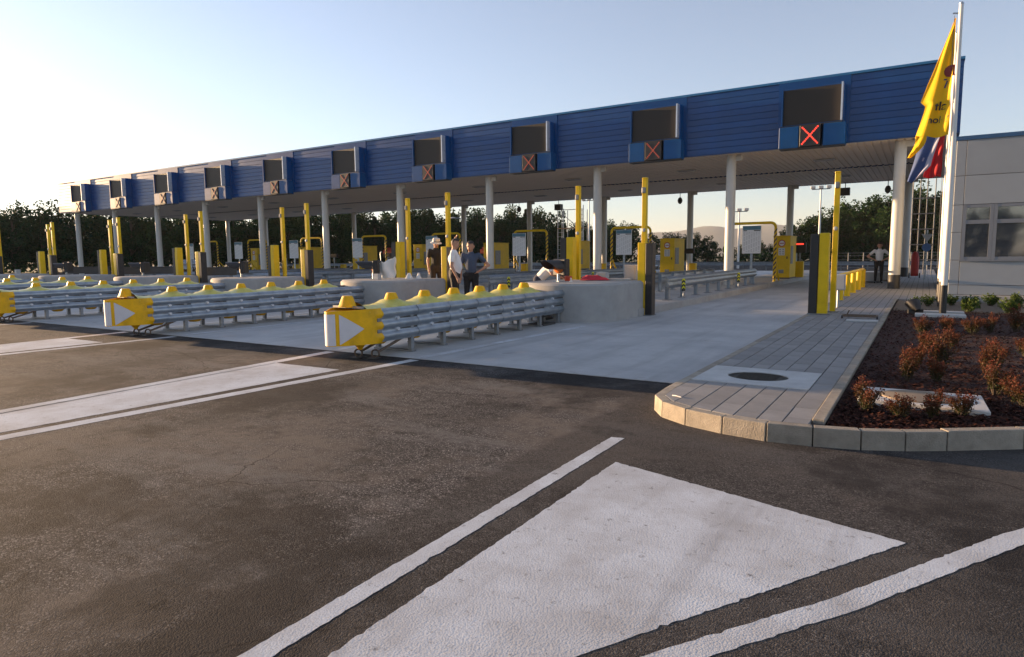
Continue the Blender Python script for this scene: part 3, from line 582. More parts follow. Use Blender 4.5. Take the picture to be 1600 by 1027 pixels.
# ------------------------------------------------------------------ crash cushions
def wave(side, n=25):
    pr = []
    for i in range(n):
        t = i / (n - 1); z = 0.235 + 0.49 * t
        c_ = math.cos(t * 3 * 2 * math.pi - math.pi); x = 0.021 * math.copysign(abs(c_) ** 0.4, c_)
        pr.append((side * (0.385 + x), z))
    return pr
def crash_cushion(loc, label):
    t = thing('crash_cushion', label, 'crash cushion', loc, group='crash cushions in front of the toll islands')
    # nose: a yellow plastic wrap around the front
    def nose(u, v):
        s = u * 2 - 1                       # -1 left rear .. 1 right rear
        if abs(s) > 0.16:
            f = (abs(s) - 0.16) / 0.84; x = math.copysign(0.10 + 0.305 * math.sin(f * math.pi / 2) ** 0.9, s); y_ = 0.13 + 0.59 * f
        else:
            an = s / 0.16 * math.pi / 2; x = 0.10 * math.sin(an); y_ = 0.13 - 0.08 * abs(math.cos(an)) ** 0.8
        z = 0.225 + 0.505 * v - 0.03 * v * max(0, 0.6 - abs(s))
        if abs(s) > 0.8: x *= 1 + 0.07 * (abs(s) - 0.8) / 0.2 * math.cos(v * 3 * 2 * math.pi - math.pi)
        return (x, y_, z)
    def on_nose(s, z, d=0.007):
        """a point just outside the plastic wrap"""
        v = (z - 0.225) / 0.505; a_, b_ = Vector(nose(0.5 + (s - 0.01) / 2, v)), Vector(nose(0.5 + (s + 0.01) / 2, v)); t_ = (b_ - a_).normalized(); q = (a_ + b_) / 2
        return (q.x + t_.y * d, q.y - t_.x * d, z)
    mb = MB(); mb.grid(nose, 64, 18)
    ns = part('nose', mb.mesh('nose', M_YELN, smooth=50, solid=0.012), None, t)
    mb = MB(); mb.sheet([(nose(i / 40, 1)[0] * 0.97, nose(i / 40, 1)[1] + 0.01) for i in range(41)], 0.695); part('nose_top', mb, M_YELN, ns)
    # white arrows on both flanks and a strip round the front, wrapped on the plastic
    for sd in (-1, 1):
        mb = MB(); mb.grid(lambda u, v: on_nose(sd * (0.19 + 0.39 * u), 0.455 + (v * 2 - 1) * 0.215 * (1 - u)), 16, 6); part('arrow', mb, M_STICK, ns)
        mb = MB(); mb.grid(lambda u, v: on_nose(sd * (0.0 + 0.13 * u), 0.235 + v * 0.44), 10, 4); part('front_strip', mb, M_STICK, ns)
        mb = MB()
        for zz in (0.398, 0.562): mb.box(sd * 0.36, sd * 0.402, 0.62, 0.70, zz - 0.025, zz + 0.025)
        part('seam_slot', mb, M_GALVD, ns)
    mb = MB(); mb.bar((-0.30, 0.46, 0.755), (0.34, 0.40, 0.755), 0.04, 0.03); part('strap', mb, M_GALVD, ns)
    mb = MB(); mb.lathe((0.16, 0.50, 0), [(0.03, 0.14), (0.045, 0.17), (0.10, 0.23)], 8); part('drain_spout', mb, M_YELN, ns)
    # bays: three-wave beams on both sides, frames with feet
    BAY = 0.8; NBAY = 7
    if not hasattr(crash_cushion, 'b'):
        cc = crash_cushion.b = {}
        for sd in (-1, 1):
            mb = MB(); pr = wave(sd)
            for (f0, f1, y0, y1) in ((0.0055, 0.0, -0.005, BAY + 0.10),):
                n_ = len(pr); mb.add([(x + sd * f0, y0, z) for x, z in pr] + [(x + sd * f1, y1, z) for x, z in pr], [(i, i + 1, n_ + i + 1, n_ + i) for i in range(n_ - 1)])
            me = mb.mesh('beam', M_GALV, smooth=60)
            bm = bmesh.new(); bm.from_mesh(me); bmesh.ops.solidify(bm, geom=bm.faces[:], thickness=0.004); bm.to_mesh(me); bm.free(); me.polygons.foreach_set('use_smooth', [True] * len(me.polygons)); me.set_sharp_from_angle(angle=R(50)); cc[sd] = me
            mb = MB()
            for zz in (0.398, 0.562): mb.box(sd * 0.36, sd * 0.372, 0.05, 0.52, zz - 0.014, zz + 0.014)
            cc['w%d' % sd] = mb.mesh('slots', M_DARK)
            mb = MB()
            for zz in (0.398, 0.562): mb.lathe((0, 0, 0), [(0.034, 0.0), (0.022, 0.03)], 8); mb.v[-16:] = [(sd * 0.368 + sd * z, 0.0 + x * 1.4, zz + y_) for x, y_, z in mb.v[-16:]]
            cc['bt%d' % sd] = mb.mesh('bolt', M_SILV)
            mb = MB(); mb.box(sd * 0.34 - 0.035, sd * 0.34 + 0.035, -0.035, 0.035, 0.03, 0.64); cc['l%d' % sd] = mb.mesh('leg', mat('leg_steel', (0.24, 0.26, 0.28), 0.5, metal=0.7, var=0.2), bevel=0.004)
        mb = MB(); mb.box(-0.40, 0.40, -0.05, 0.05, 0.015, 0.04); cc['f'] = mb.mesh('foot_bar', M_GALVD, bevel=0.005)
        mb = MB(); mb.box(-0.29, 0.29, -0.03, 0.03, 0.25, 0.66); cc['d'] = mb.mesh('diaphragm', M_GALVD, bevel=0.004)
        mb = MB()
        n_ = 16; prof = [(0.145, 0.0), (0.118, 0.03), (0.078, 0.14), (0.07, 0.158), (0.03, 0.162)]
        for j, (r_, z_) in enumerate(prof):
            for i in range(n_):
                t_ = 2 * math.pi * i / n_; rr = r_ * (1 + (0.10 if i % 2 else -0.04) * (1 if j in (1, 2) else 0.2)); mb.v.append((rr * math.cos(t_) * 1.05, rr * math.sin(t_) * 0.9, z_))
        for j in range(len(prof) - 1):
            for i in range(n_): mb.f.append((j * n_ + i, j * n_ + (i + 1) % n_, (j + 1) * n_ + (i + 1) % n_, (j + 1) * n_ + i)); mb.m.append(0)
        mb.f.append(tuple((len(prof) - 1) * n_ + i for i in range(n_))); mb.m.append(0)
        cc['cap'] = mb.mesh('cap', M_YELN, smooth=40)
        mb = MB(); mb.lathe((0, 0, 0.0), [(0.0, 0.13), (0.10, 0.14), (0.16, 0.20), (0.20, 0.30)], 10); cc['bag'] = mb.mesh('cartridge_bottom', M_YELN, smooth=50)
    cc = crash_cushion.b
    for i in range(NBAY):
        y_ = 0.72 + i * BAY
        for sd in (-1, 1):
            if i < NBAY:
                b_ = part('beam', cc[sd], None, t, (sd * 0.003 * i, y_, 0.004 * (i % 2))); part('slots', cc['w%d' % sd], None, b_, (0, 0.35, 0)); part('bolt', cc['bt%d' % sd], None, b_, (0, 0.35, 0))
            part('leg', cc['l%d' % sd], None, t, (0, y_ + 0.68, 0))
        part('foot_bar', cc['f'], None, t, (0, y_ + 0.68, 0)); part('diaphragm', cc['d'], None, t, (0, y_ + 0.68, 0))
        part('cap', cc['cap'], None, t, (0, y_ - 0.16 + (0 if i else -.12), 0.755)); part('cartridge_bottom', cc['bag'], None, t, (0.06, y_ + 0.25, 0.03))
    caps = [0.72 + i * BAY - 0.16 + (0 if i else -.12) for i in range(NBAY)]
    def film(u, v):
        y_ = 0.50 + u * (caps[-1] + 0.25 - 0.50); b_ = max(math.exp(-((y_ - c_) / 0.17) ** 2) for c_ in caps)
        s = v * 2 - 1
        return (s * 0.37, y_, 0.690 + 0.060 * (1 - s * s) + 0.085 * b_ * (1 - abs(s) ** 2.2) + 0.006 * math.sin(y_ * 37 + s * 5))
    mb = MB(); mb.grid(film, 110, 12); part('film_cover', mb, M_FILM, t, smooth=60)
    yb = 0.72 + NBAY * BAY + 0.12
    mb = MB()
    for sd in (-1, 1): mb.box(sd * 0.43 - 0.022, sd * 0.43 + 0.022, yb + 0.0, yb + 0.10, 0.18, 0.74)
    part('end_plate', mb, M_GALV, t, bevel=0.006)
    mb = MB(); mb.box(-0.40, 0.40, yb - 0.02, yb + 0.06, 0.22, 0.70); part('rear_frame', mb, M_GALVD, t)
    mb = MB(); mb.box(0.0, 0.4, yb - 0.95, yb - 0.45, 0.015, 0.05); mb.box(0.12, 0.22, yb - 0.75, yb - 0.65, 0.05, 0.3); mb.tube([(0.24, yb - 0.7, 0.2), (0.36, yb - 0.6, 0.22), (0.36, yb - 0.5, 0.16), (0.2, yb - 0.5, 0.12)], 0.035, 8); part('rear_anchor', mb, M_DARK, t, bevel=0.004)
    # front anchors: ring, shackle and rod
    for sx, yy in ((0.06, 0.56), (0.32, 0.64)):
        mb = MB(); mb.tube([(sx + 0.055 * math.cos(q), yy + 0.02 * math.cos(q), 0.075 + 0.055 * math.sin(q)) for q in [2 * math.pi * i / 14 for i in range(14)]], 0.014, 6, closed=True)
        r_ = part('anchor_ring', mb, M_RUST, t, smooth=60)
        mb = MB(); mb.tube([(sx + 0.03, yy + 0.03, 0.10), (sx + 0.02, yy + 0.40, 0.20), (sx + 0.02, yy + 0.75, 0.30)], [0.018, 0.022, 0.012], 7); part('anchor_rod', mb, M_RUST, t, smooth=60)
        mb = MB(); mb.box(sx - 0.07, sx + 0.07, yy - 0.10, yy + 0.03, 0.006, 0.022); part('anchor_plate', mb, M_DARK, t, bevel=0.003)
    return t
cushion_labels = ['yellow nosed crash cushion nearest the camera with grey steel beams', 'second crash cushion from the right, whole yellow nose in view', 'third crash cushion from the right, yellow nose cut by the left edge', 'fourth crash cushion from the right, only steel beams and caps in view', 'farthest crash cushion, its caps just showing at the left edge']
cush = crash_cushion((IX(1) - 0.14, 6.28, 0.0), cushion_labels[0])
for k in range(2, 6): dup(cush, (IX(k) - 0.14, 6.28, 0.0), cushion_labels[k - 1])

# ------------------------------------------------------------------ concrete island blocks
BLK = {1: 'block nearest the camera, at the end of the nearest crash cushion', 2: 'block where the three standing men meet, second from the right', 3: 'block third from the right', 4: 'block fourth from the right', 5: 'block fifth from the right', 6: 'block at the left edge of the picture'}
mb = MB(); out = []
for i in range(15):
    a = math.pi + math.pi * i / 14; out.append((1.2 * math.cos(a), 13.55 + 0.95 * math.sin(a)))
N = len(out) + 2; pl = [out[0]] + out[1:] + [(1.2, 14.93), (-1.2, 14.93)]
inn = [(x * 0.955, y_ + (0.045 if y_ < 13.6 else (-0.03 if y_ > 14 else 0))) for x, y_ in pl]
z0, z1, z2 = 0.0, 0.80, 0.85
nn = len(pl); mb.add([(x, y_, z0) for x, y_ in pl] + [(x, y_, z1) for x, y_ in pl] + [(x, y_, z2) for x, y_ in inn],
    [(i, (i + 1) % nn, nn + (i + 1) % nn, nn + i) for i in range(nn)] + [(nn + i, nn + (i + 1) % nn, 2 * nn + (i + 1) % nn, 2 * nn + i) for i in range(nn)] + [tuple(2 * nn + i for i in range(nn))])
mblk = mb.mesh('island_block', M_BLOCK, smooth=32)
for k in range(1, 7): tag(link('island_block', mblk, None, (IX(k), 0, 0.004)), 'grey rounded concrete ' + BLK[k], 'concrete block', 'concrete blocks at the island ends')
# a few fixings on the nearest block
for i, (dx, yy) in enumerate(((-0.1, 13.7),)):
    mb = MB(); mb.cyl((0, 0, 0), (0, 0, 0.09), 0.018, n=8); mb.cyl((0, 0, 0.0), (0, 0, 0.02), 0.04, n=8)
    tag(link('anchor_bolt', mb.mesh('anchor_bolt', M_WHITE, smooth=40), None, (IX(1) + dx, yy, 0.854)), 'pale upright anchor bolt on the nearest concrete block', 'bolt')

# ------------------------------------------------------------------ sensor posts and tall yellow poles at the lane entries
def lane_word(k): return 'nearest lane' if k == 1 else ORD[k] + ' lane from the walkway'
mb = MB(); mb.box(0.0, 0.17, 0, 0.24, 0, 1.72); me_blk = mb.mesh('sensor_face', M_BLACK, bevel=0.012)
mb = MB(); mb.box(-0.20, -0.004, 0.01, 0.23, 0, 1.74); me_hou = mb.mesh('housing', M_YEL, bevel=0.02, seg=2)
mb = MB(); mb.box(-0.27, 0.18, -0.06, 0.30, 0, 0.02); me_bp = mb.mesh('base_plate', M_GALVD, bevel=0.004)
mb = MB(); mb.box(-0.19, -0.02, 0.2285, 0.245, 0.25, 1.55); me_door = mb.mesh('door', M_YEL, bevel=0.004)
def sensor_post(x, y_, z, flip, label):
    t = thing('sensor_post', label, 'sensor post', (x, y_, z), group='black and yellow sensor posts at the lane entries')
    for n_, me in (('sensor_face', me_blk), ('housing', me_hou), ('base_plate', me_bp), ('door', me_door)):
        o = part(n_, me, None, t)
        if flip: o.rotation_euler = (0, 0, math.pi); o.location = (0, 0.24, 0)
mb = MB(); mb.box(-0.054, 0.054, -0.06, 0.06, 0.0, 3.05); me_pole = mb.mesh('post', M_YEL, bevel=0.008)
mb = MB(); mb.box(-0.058, 0.058, -0.064, 0.064, 3.05, 3.09); me_pcap = mb.mesh('cap', M_YEL, bevel=0.01)
mb = MB(); mb.box(-0.045, 0.045, -0.12, -0.061, 2.72, 2.86); me_sens = mb.mesh('detector', M_GALVD, bevel=0.015)
mb = MB(); mb.lathe((0, 0, 0), [(0.045, 0), (0.045, 0.02), (0.02, 0.03)], 10); mb.v = [(x, -0.061 - z, 1.85 + y_) for x, y_, z in mb.v]; me_eye = mb.mesh('reflector', M_GBOX)
mb = MB(); mb.box(-0.12, 0.12, -0.13, 0.13, 0, 0.02); me_pb = mb.mesh('base_plate', M_GALVD)
def tall_pole(x, y_, z, label):
    t = thing('tall_pole', label, 'pole', (x, y_, z), group='tall yellow poles at the lane entries')
    for n_, me in (('post', me_pole), ('cap', me_pcap), ('detector', me_sens), ('reflector', me_eye), ('base_plate', me_pb)): part(n_, me, None, t)
mb = MB(); mb.box(-0.15, 0.15, -0.09, 0.09, 0.42, 0.80); me_cb = mb.mesh('cabinet', M_GBOX, bevel=0.012)
mb = MB(); mb.cyl((0, 0, 0), (0, 0, 0.42), 0.03, n=10); me_cl = mb.mesh('stand', M_GALV, smooth=40)
mb = MB(); mb.box(-0.13, 0.13, -0.1, -0.089, 0.45, 0.77); me_cd = mb.mesh('lid', M_GBOX, bevel=0.004)
def control_box(x, y_, z, label):
    t = thing('control_box', label, 'control box', (x, y_, z), group='grey control boxes beside the yellow poles')
    for n_, me in (('cabinet', me_cb), ('stand', me_cl), ('lid', me_cd)): part(n_, me, None, t)
sensor_post(-1.93, 15.45, KH, True, 'large black and yellow sensor post standing on the walkway edge')
tall_pole(-1.70, 16.25, KH, 'tall yellow pole behind the sensor post on the walkway')
control_box(-1.74, 17.7, KH, 'grey control box between the walkway sensor post and the yellow railing')
for k in range(1, 8):
    if k < 8:
        sensor_post(IX(k) + 1.235, 14.95, 0.013, False, 'black faced sensor post on the left side of the ' + lane_word(k))
        tall_pole(IX(k) + 1.10, 15.24, 0.20, 'tall yellow pole on the left side of the ' + lane_word(k))
        sensor_post(IX(k) - 1.14, 15.45, 0.20, True, 'yellow sensor post on the right side of the ' + lane_word(k + 1))
        tall_pole(IX(k) - 1.02, 15.95, 0.20, 'tall yellow pole on the right side of the ' + lane_word(k + 1))
        control_box(IX(k) - 0.60, 16.6, 0.20, 'grey control box on the right side of the ' + lane_word(k + 1))
control_box(IX(1) + 0.66, 15.5, 0.42, 'grey control box just left of the pole on the nearest island')

# ------------------------------------------------------------------ visored signal lamps on the blocks
def signal_lamp(k, label):
    t = thing('signal_lamp', label, 'signal lamp', (IX(k) - 0.45, 13.75, 0.854), R(-18), group='visored signal lamps on the island blocks')
    mb = MB(); mb.cyl((0, 0, 0), (0, 0, 0.16), 0.03, n=10); mb.box(-0.08, 0.08, -0.08, 0.08, 0, 0.015); part('stand', mb, M_GALV, t, smooth=40)
    mb = MB(); mb.box(-0.17, 0.17, 0.0, 0.14, 0.12, 0.48); part('case', mb, M_BLACK, t, bevel=0.02)
    mb = MB()
    def vis(u, v):
        a = -math.pi * 0.08 + u * math.pi * 1.16; L_ = 0.40 * (0.35 + 0.65 * math.sin(u * math.pi) ** 0.7)
        return (0.16 * math.cos(a), -L_ * v, 0.30 + 0.16 * math.sin(a))
    mb.grid(vis, 18, 5); me = mb.mesh('visor', M_BLACK, smooth=60)
    bm = bmesh.new(); bm.from_mesh(me); bmesh.ops.solidify(bm, geom=bm.faces[:], thickness=0.008); bm.to_mesh(me); bm.free(); me.polygons.foreach_set('use_smooth', [True] * len(me.polygons)); me.set_sharp_from_angle(angle=R(50)); part('visor', me, None, t)
    mb = MB(); mb.lathe((0, 0, 0), [(0.13, 0), (0.12, 0.02), (0.06, 0.04)], 18); mb.v = [(x, -z, 0.30 + y_) for x, y_, z in mb.v]; part('lens', mb, M_AMBER, t, smooth=50)
    t.scale = (1.25, 1.25, 1.1)
    return t
lamp0 = signal_lamp(1, 'black visored signal lamp with amber lens beside the crouching person')
for k, l_ in ((2, 'black visored signal lamp in front of the white plastic sheet'), (3, 'black visored signal lamp on the third block from the right'), (4, 'black visored signal lamp on the fourth block from the right'), (5, 'black visored signal lamp on the fifth block from the right')):
    dup(lamp0, (IX(k) - 0.45, 13.75, 0.854), l_, R(-55))
mb = MB()
def sheet_fn(u, v):
    return (-0.02 + 0.44 * u + 0.02 * math.sin(v * 9), 0.0 + 0.05 * math.sin(u * 8 + v * 3), 0.02 + (0.46 + 0.13 * u) * v * (1 - 0.10 * (1 - u)) + 0.015 * math.sin(u * 14))
mb.grid(sheet_fn, 14, 12); me = mb.mesh('plastic_sheet', M_WHITE, smooth=60)
bm = bmesh.new(); bm.from_mesh(me); bmesh.ops.solidify(bm, geom=bm.faces[:], thickness=0.07); bm.to_mesh(me); bm.free(); me.polygons.foreach_set('use_smooth', [True] * len(me.polygons)); me.set_sharp_from_angle(angle=R(50))
tag(link('plastic_sheet', me, None, (IX(2) - 0.30, 13.85, 0.854), R(42)), 'white plastic sheet wrapped behind the signal lamp on the second block', 'plastic sheet')
mb = MB(); mb.tube([(0, 0, 0), (-0.02, 0, 0.42), (-0.05, 0, 0.70), (-0.03, 0, 0.76), (0.01, 0, 0.75)], 0.012, 6); tag(link('cable_end', mb.mesh('cable_end', M_GALV, smooth=50), None, (IX(2) - 0.22, 13.86, 0.86)), 'bent cable end sticking up behind the second signal lamp', 'cable')
mb = MB(); mb.box(-0.09, 0.09, -0.07, 0.07, 0, 0.16); tag(link('junction_box', mb.mesh('junction_box', M_GBOX, bevel=0.008), None, (IX(2) - 0.02, 13.45, 0.854)), 'small grey junction box at the front of the second block', 'junction box')
for dx, yy, w in ((0.35, 14.35, 0.13), (0.62, 14.45, 0.09)):
    mb = MB(); mb.lathe((0, 0, 0), [(w, 0), (w * 0.75, 0.05), (w * 0.35, 0.14), (0.03, 0.16)], 9, 1, 0.8)
    tag(link('plastic_bag', mb.mesh('plastic_bag', M_WHITE, smooth=30), None, (IX(2) + dx, yy, 0.854)), ('larger' if w > 0.1 else 'smaller') + ' crumpled white plastic bag on the second block by the sensor post', 'plastic bag')
# red jacket, can and rag on the nearest block
mb = MB()
def rag(u, v):
    a = u * 2 * math.pi; r_ = (0.30 + 0.06 * math.sin(3 * a + 1)) * v
    return (r_ * math.cos(a) * 1.25, r_ * math.sin(a) * 0.6, 0.11 * (1 - v ** 2.2) * (1 + 0.45 * math.sin(4 * a + v * 7) * v + 0.3 * math.sin(7 * a - v * 9) * v) + 0.012)
mb.grid(rag, 26, 9); tag(link('red_jacket', mb.mesh('red_jacket', mat('red_cloth', (0.50, 0.025, 0.045), 0.8, bump=0.5, bscale=14), smooth=70), None, (IX(1) + 0.05, 14.55, 0.854)), 'crumpled bright red jacket lying on the nearest concrete block', 'jacket')
mb = MB(); mb.lathe((0, 0, 0), [(0.085, 0), (0.09, 0.02), (0.09, 0.11), (0.06, 0.12), (0.055, 0.10)], 14); tag(link('paint_tin', mb.mesh('paint_tin', mat('orange_red', (0.60, 0.06, 0.02), 0.4), smooth=40), None, (IX(1) - 0.40, 14.15, 0.854)), 'small orange red tin on the nearest block', 'tin')
mb = MB(); mb.box(-0.4, 0.4, -0.08, 0.08, 0, 0.05); mb.box(-0.42, -0.36, -0.1, 0.1, .01, 0.06); tag(link('plank', mb.mesh('plank', M_PLINTH, bevel=0.006), None, (IX(1) + 0.55, 14.75, 0.854), R(4)), 'short pale plank lying on the nearest concrete block', 'plank')

# ------------------------------------------------------------------ island guard rails, delineators
def w_prof():
    return [(-0.05, 0.0), (0.0, 0.03), (0.045, 0.08), (0.045, 0.11), (0.0, 0.155), (0.0, 0.17), (0.045, 0.215), (0.045, 0.245), (0.0, 0.295), (-0.05, 0.325)]
mb = MB(); mb.extrude_profile(w_prof(), 0, 11.2); me = mb.mesh('beam', M_GALV, smooth=50)
bm = bmesh.new(); bm.from_mesh(me); bmesh.ops.solidify(bm, geom=bm.faces[:], thickness=0.004); bm.to_mesh(me); bm.free(); me.polygons.foreach_set('use_smooth', [True] * len(me.polygons)); me.set_sharp_from_angle(angle=R(50)); me_beam = me
mb = MB(); mb.box(-0.05, 0.05, -0.004, 0.004, 0, 0.62); mb.box(-0.054, -0.046, -0.05, 0.05, 0.0, 0.62); mb.box(0.046, 0.054, -0.05, 0.05, 0, 0.4); me_rpost = mb.mesh('rail_post', M_GALV)
mb = MB(); mb.box(-0.10, 0.10, -0.14, 0.14, 0, 0.015); me_rbase = mb.mesh('base_plate', M_GALVD)
for k in range(1, 6):
    for sd in (1, -1):
        t = thing('island_guard_rail', 'low steel guard rail along the %s edge of the %s island from the walkway' % ('right' if sd > 0 else 'left', ORD[k]), 'guard rail', (IX(k) + sd * 0.82, 17.6, 0.20), group='low guard rails on the toll islands')
        b_ = part('beam', me_beam, None, t, (0.06 * sd, 0, 0.33)); b_.scale = (sd, 1, 1)
        for i in range(9):
            o = part('rail_post', me_rpost, None, t, (0, 0.2 + i * 1.35, 0)); part('base_plate', me_rbase, None, o)
mb = MB()
mb.box(-0.05, 0.05, -0.02, 0.02, 0, 0.34); me_dl = mb.mesh('board', M_BLACK, bevel=0.006)
mb = MB()
for z in (0.05, 0.16, 0.27): mb.add([(-0.05, -0.0225, z), (0, -0.0225, z + 0.05), (0.05, -0.0225, z), (0.05, -0.0225, z + 0.05), (0, -0.0225, z + 0.10), (-0.05, -0.0225, z + 0.05)], [(0, 1, 4, 5), (1, 2, 3, 4)])
me_dc = mb.mesh('chevron', mat('fluorescent_yellow', (0.75, 0.70, 0.02), 0.5, var=0.03))
dl_i = 0
for k in (1, 2, 3):
    for yy, w in ((18.6, 'near'), (25.2, 'far')):
        t = thing('delineator', 'small yellow and black chevron delineator on the %s island, the %ser one' % (ORD[k], w), 'delineator', (IX(k) + 1.02, yy, 0.20), R(30), group='chevron delineators on the island rails')
        part('board', me_dl, None, t, (0, 0, 0.22)); part('chevron', me_dc, None, t, (0, 0, 0.22)); mb = MB(); mb.cyl((0, 0.025, 0), (0, 0.025, 0.24), 0.012, n=6); part('stand', mb, M_GALV, t)

# ------------------------------------------------------------------ price boards, hoops, ticket machines, displays
mb = MB(); mb.box(-0.385, 0.385, -0.02, 0.02, 1.28, 2.48); pb_panel = mb.mesh('panel', M_SIGNW, bevel=0.008)
mb = MB(); mb.box(-0.37, 0.37, -0.026, -0.0205, 2.30, 2.465); pb_head = mb.mesh('header', M_SIGNB)
mb = MB()
for i in range(7):
    x = -0.30 + i * 0.10
    for j in range(20 if i else 20):
        if (i * 7 + j * 3) % 5: mb.box(x - 0.03, x + 0.025, -0.0235, -0.0205, 1.36 + j * 0.044, 1.375 + j * 0.044)
pb_print = mb.mesh('printed_rows', M_SIGNT)
mb = MB()
for i in (-1, 1): mb.box(i * 0.33 - 0.03, i * 0.33 + 0.03, -0.0285, -0.0265, 2.35, 2.42)
pb_icon = mb.mesh('header_icon', M_REDP)
mb = MB(); mb.box(-0.35, -0.2, -0.0235, -0.0205, 2.25, 2.285); mb.box(0.08, 0.35, -0.0235, -0.0205, 2.25, 2.285); pb_sub = mb.mesh('column_heading', M_BLACK)
mb = MB(); mb.box(-0.05, 0.05, -0.02 + .041, 0.06, 0, 2.3); pb_post = mb.mesh('post', M_GALV)
mb = MB()
for i in range(13):
    pass
def hoop_mesh():
    y_ = MB(); w = 1.05
    path = [(-w, 0, 0), (-w, 0, 2.45)] + [(-w + 0.22 * (1 - math.cos(a)), 0, 2.45 + 0.22 * math.sin(a)) for a in [math.pi / 2 * i / 5 for i in range(1, 6)]]
    path += [(-q[0], q[1], q[2]) for q in path[::-1]]
    y_.tube(path, 0.062, 10); return y_.mesh('hoop', M_YEL, smooth=50)
hp = hoop_mesh()
def stripe_mesh(sd):
    m_ = MB()
    n_ = 10; turns = 11; H_ = 2.35
    for s_ in range(turns):
        vs = []; fs = []
        for j in range(n_ + 1):
            a = 2 * math.pi * j / n_; z = 0.1 + s_ * H_ / turns + (math.cos(a) * 0.09)
            for dz in (0, 0.10): vs.append((sd * 1.05 + 0.0665 * math.cos(a), 0.0665 * math.sin(a), z + dz))
        for j in range(n_): fs.append((2 * j, 2 * j + 2, 2 * j + 3, 2 * j + 1))
        m_.add(vs, fs)
    return m_.mesh('black_stripes', mat('brown_black_stripe', (0.07, 0.04, 0.025), 0.5))
hs = {s_: stripe_mesh(s_) for s_ in (-1, 1)}
hb = [MB().tube([(q, 0.0, 1.15), (q, 1.15, 0.02)], 0.045, 8).mesh('brace', M_YEL, smooth=50) for q in (1.05, -1.05)]
# ticket machine
tm = {}
mb = MB(); mb.box(-0.40, 0.40, -0.45, 1.35, 0.06, 2.12); tm['c'] = mb.mesh('cabinet', M_YEL, bevel=0.02, seg=2)
mb = MB(); mb.box(-0.42, 0.42, -0.47, 1.37, 0, 0.06); tm['b'] = mb.mesh('plinth', M_DARK)
mb = MB(); mb.box(-0.43, 0.43, -0.48, 1.38, 2.121, 2.16); tm['r'] = mb.mesh('roof', M_YEL, bevel=0.01)
mb = MB(); mb.lathe((0, 0, 0), [(0.17, 0), (0.17, 0.012)], 24); mb.v = [(x, -0.452 - z, 1.78 + y_) for x, y_, z in mb.v]; tm['d'] = mb.mesh('round_sign', M_SIGNW)
mb = MB(); vs = []
for i in range(24):
    a = 2 * math.pi * i / 24
    for r_ in (0.13, 0.172): vs.append((r_ * math.cos(a), -0.4665, 1.78 + r_ * math.sin(a)))
mb.add(vs, [(2 * i, 2 * i + 1, 2 * ((i + 1) % 24) + 1, 2 * ((i + 1) % 24)) for i in range(24)]); mb.box(-0.10, 0.10, -0.468, -0.465, 1.76, 1.80); tm['dr'] = mb.mesh('red_ring', M_REDP)
mb = MB(); mb.box(-0.15, 0.15, -0.462, -0.4515, 1.18, 1.55); tm['p'] = mb.mesh('pictogram_plate', M_SIGNW)
mb = MB()
for i, (a, b) in enumerate(((-0.07, 1.47), (0.07, 1.47), (-0.07, 1.36), (0.07, 1.36), (-0.07, 1.25), (0.07, 1.25))): mb.box(a - 0.04, a + 0.04, -0.4655, -0.4625, b - 0.03, b + 0.03)
tm['pi'] = mb.mesh('pictogram', M_SIGNT)
mb = MB(); mb.box(0.401, 0.425, -0.30, 0.30, 0.75, 1.65); tm['f'] = mb.mesh('service_panel', M_GALVD, bevel=0.008)
mb = MB(); mb.box(-0.12, 0.12, -0.465, -0.4515, 0.28, 0.46); tm['v'] = mb.mesh('vent', M_GALVD)
mb = MB(); mb.box(0.24, 0.29, -0.475, -0.4515, 1.0, 1.12); tm['h'] = mb.mesh('handle', M_BLACK)
dsp = {}
mb = MB(); mb.box(-0.36, 0.36, -0.07, 0.07, 1.32, 1.62); dsp['c'] = mb.mesh('case', M_BLACK, bevel=0.01)
mb = MB(); mb.cyl((0, 0, 0), (0, 0, 1.32), 0.05, n=10); dsp['s'] = mb.mesh('stand', M_GALV, smooth=40)
mb = MB(); mb.box(-0.30, 0.30, -0.074, -0.0705, 1.37, 1.57); dsp['g'] = mb.mesh('screen', M_SCREEN)
mb = MB(); mb.box(-0.2, 0.2, -0.17, 0.17, 0, 0.72); lb = {'c': mb.mesh('body', M_YEL, bevel=0.02)}
mb = MB(); mb.box(-0.215, 0.215, -0.185, 0.185, 0.721, 0.75); lb['t'] = mb.mesh('lid', M_YEL, bevel=0.008)
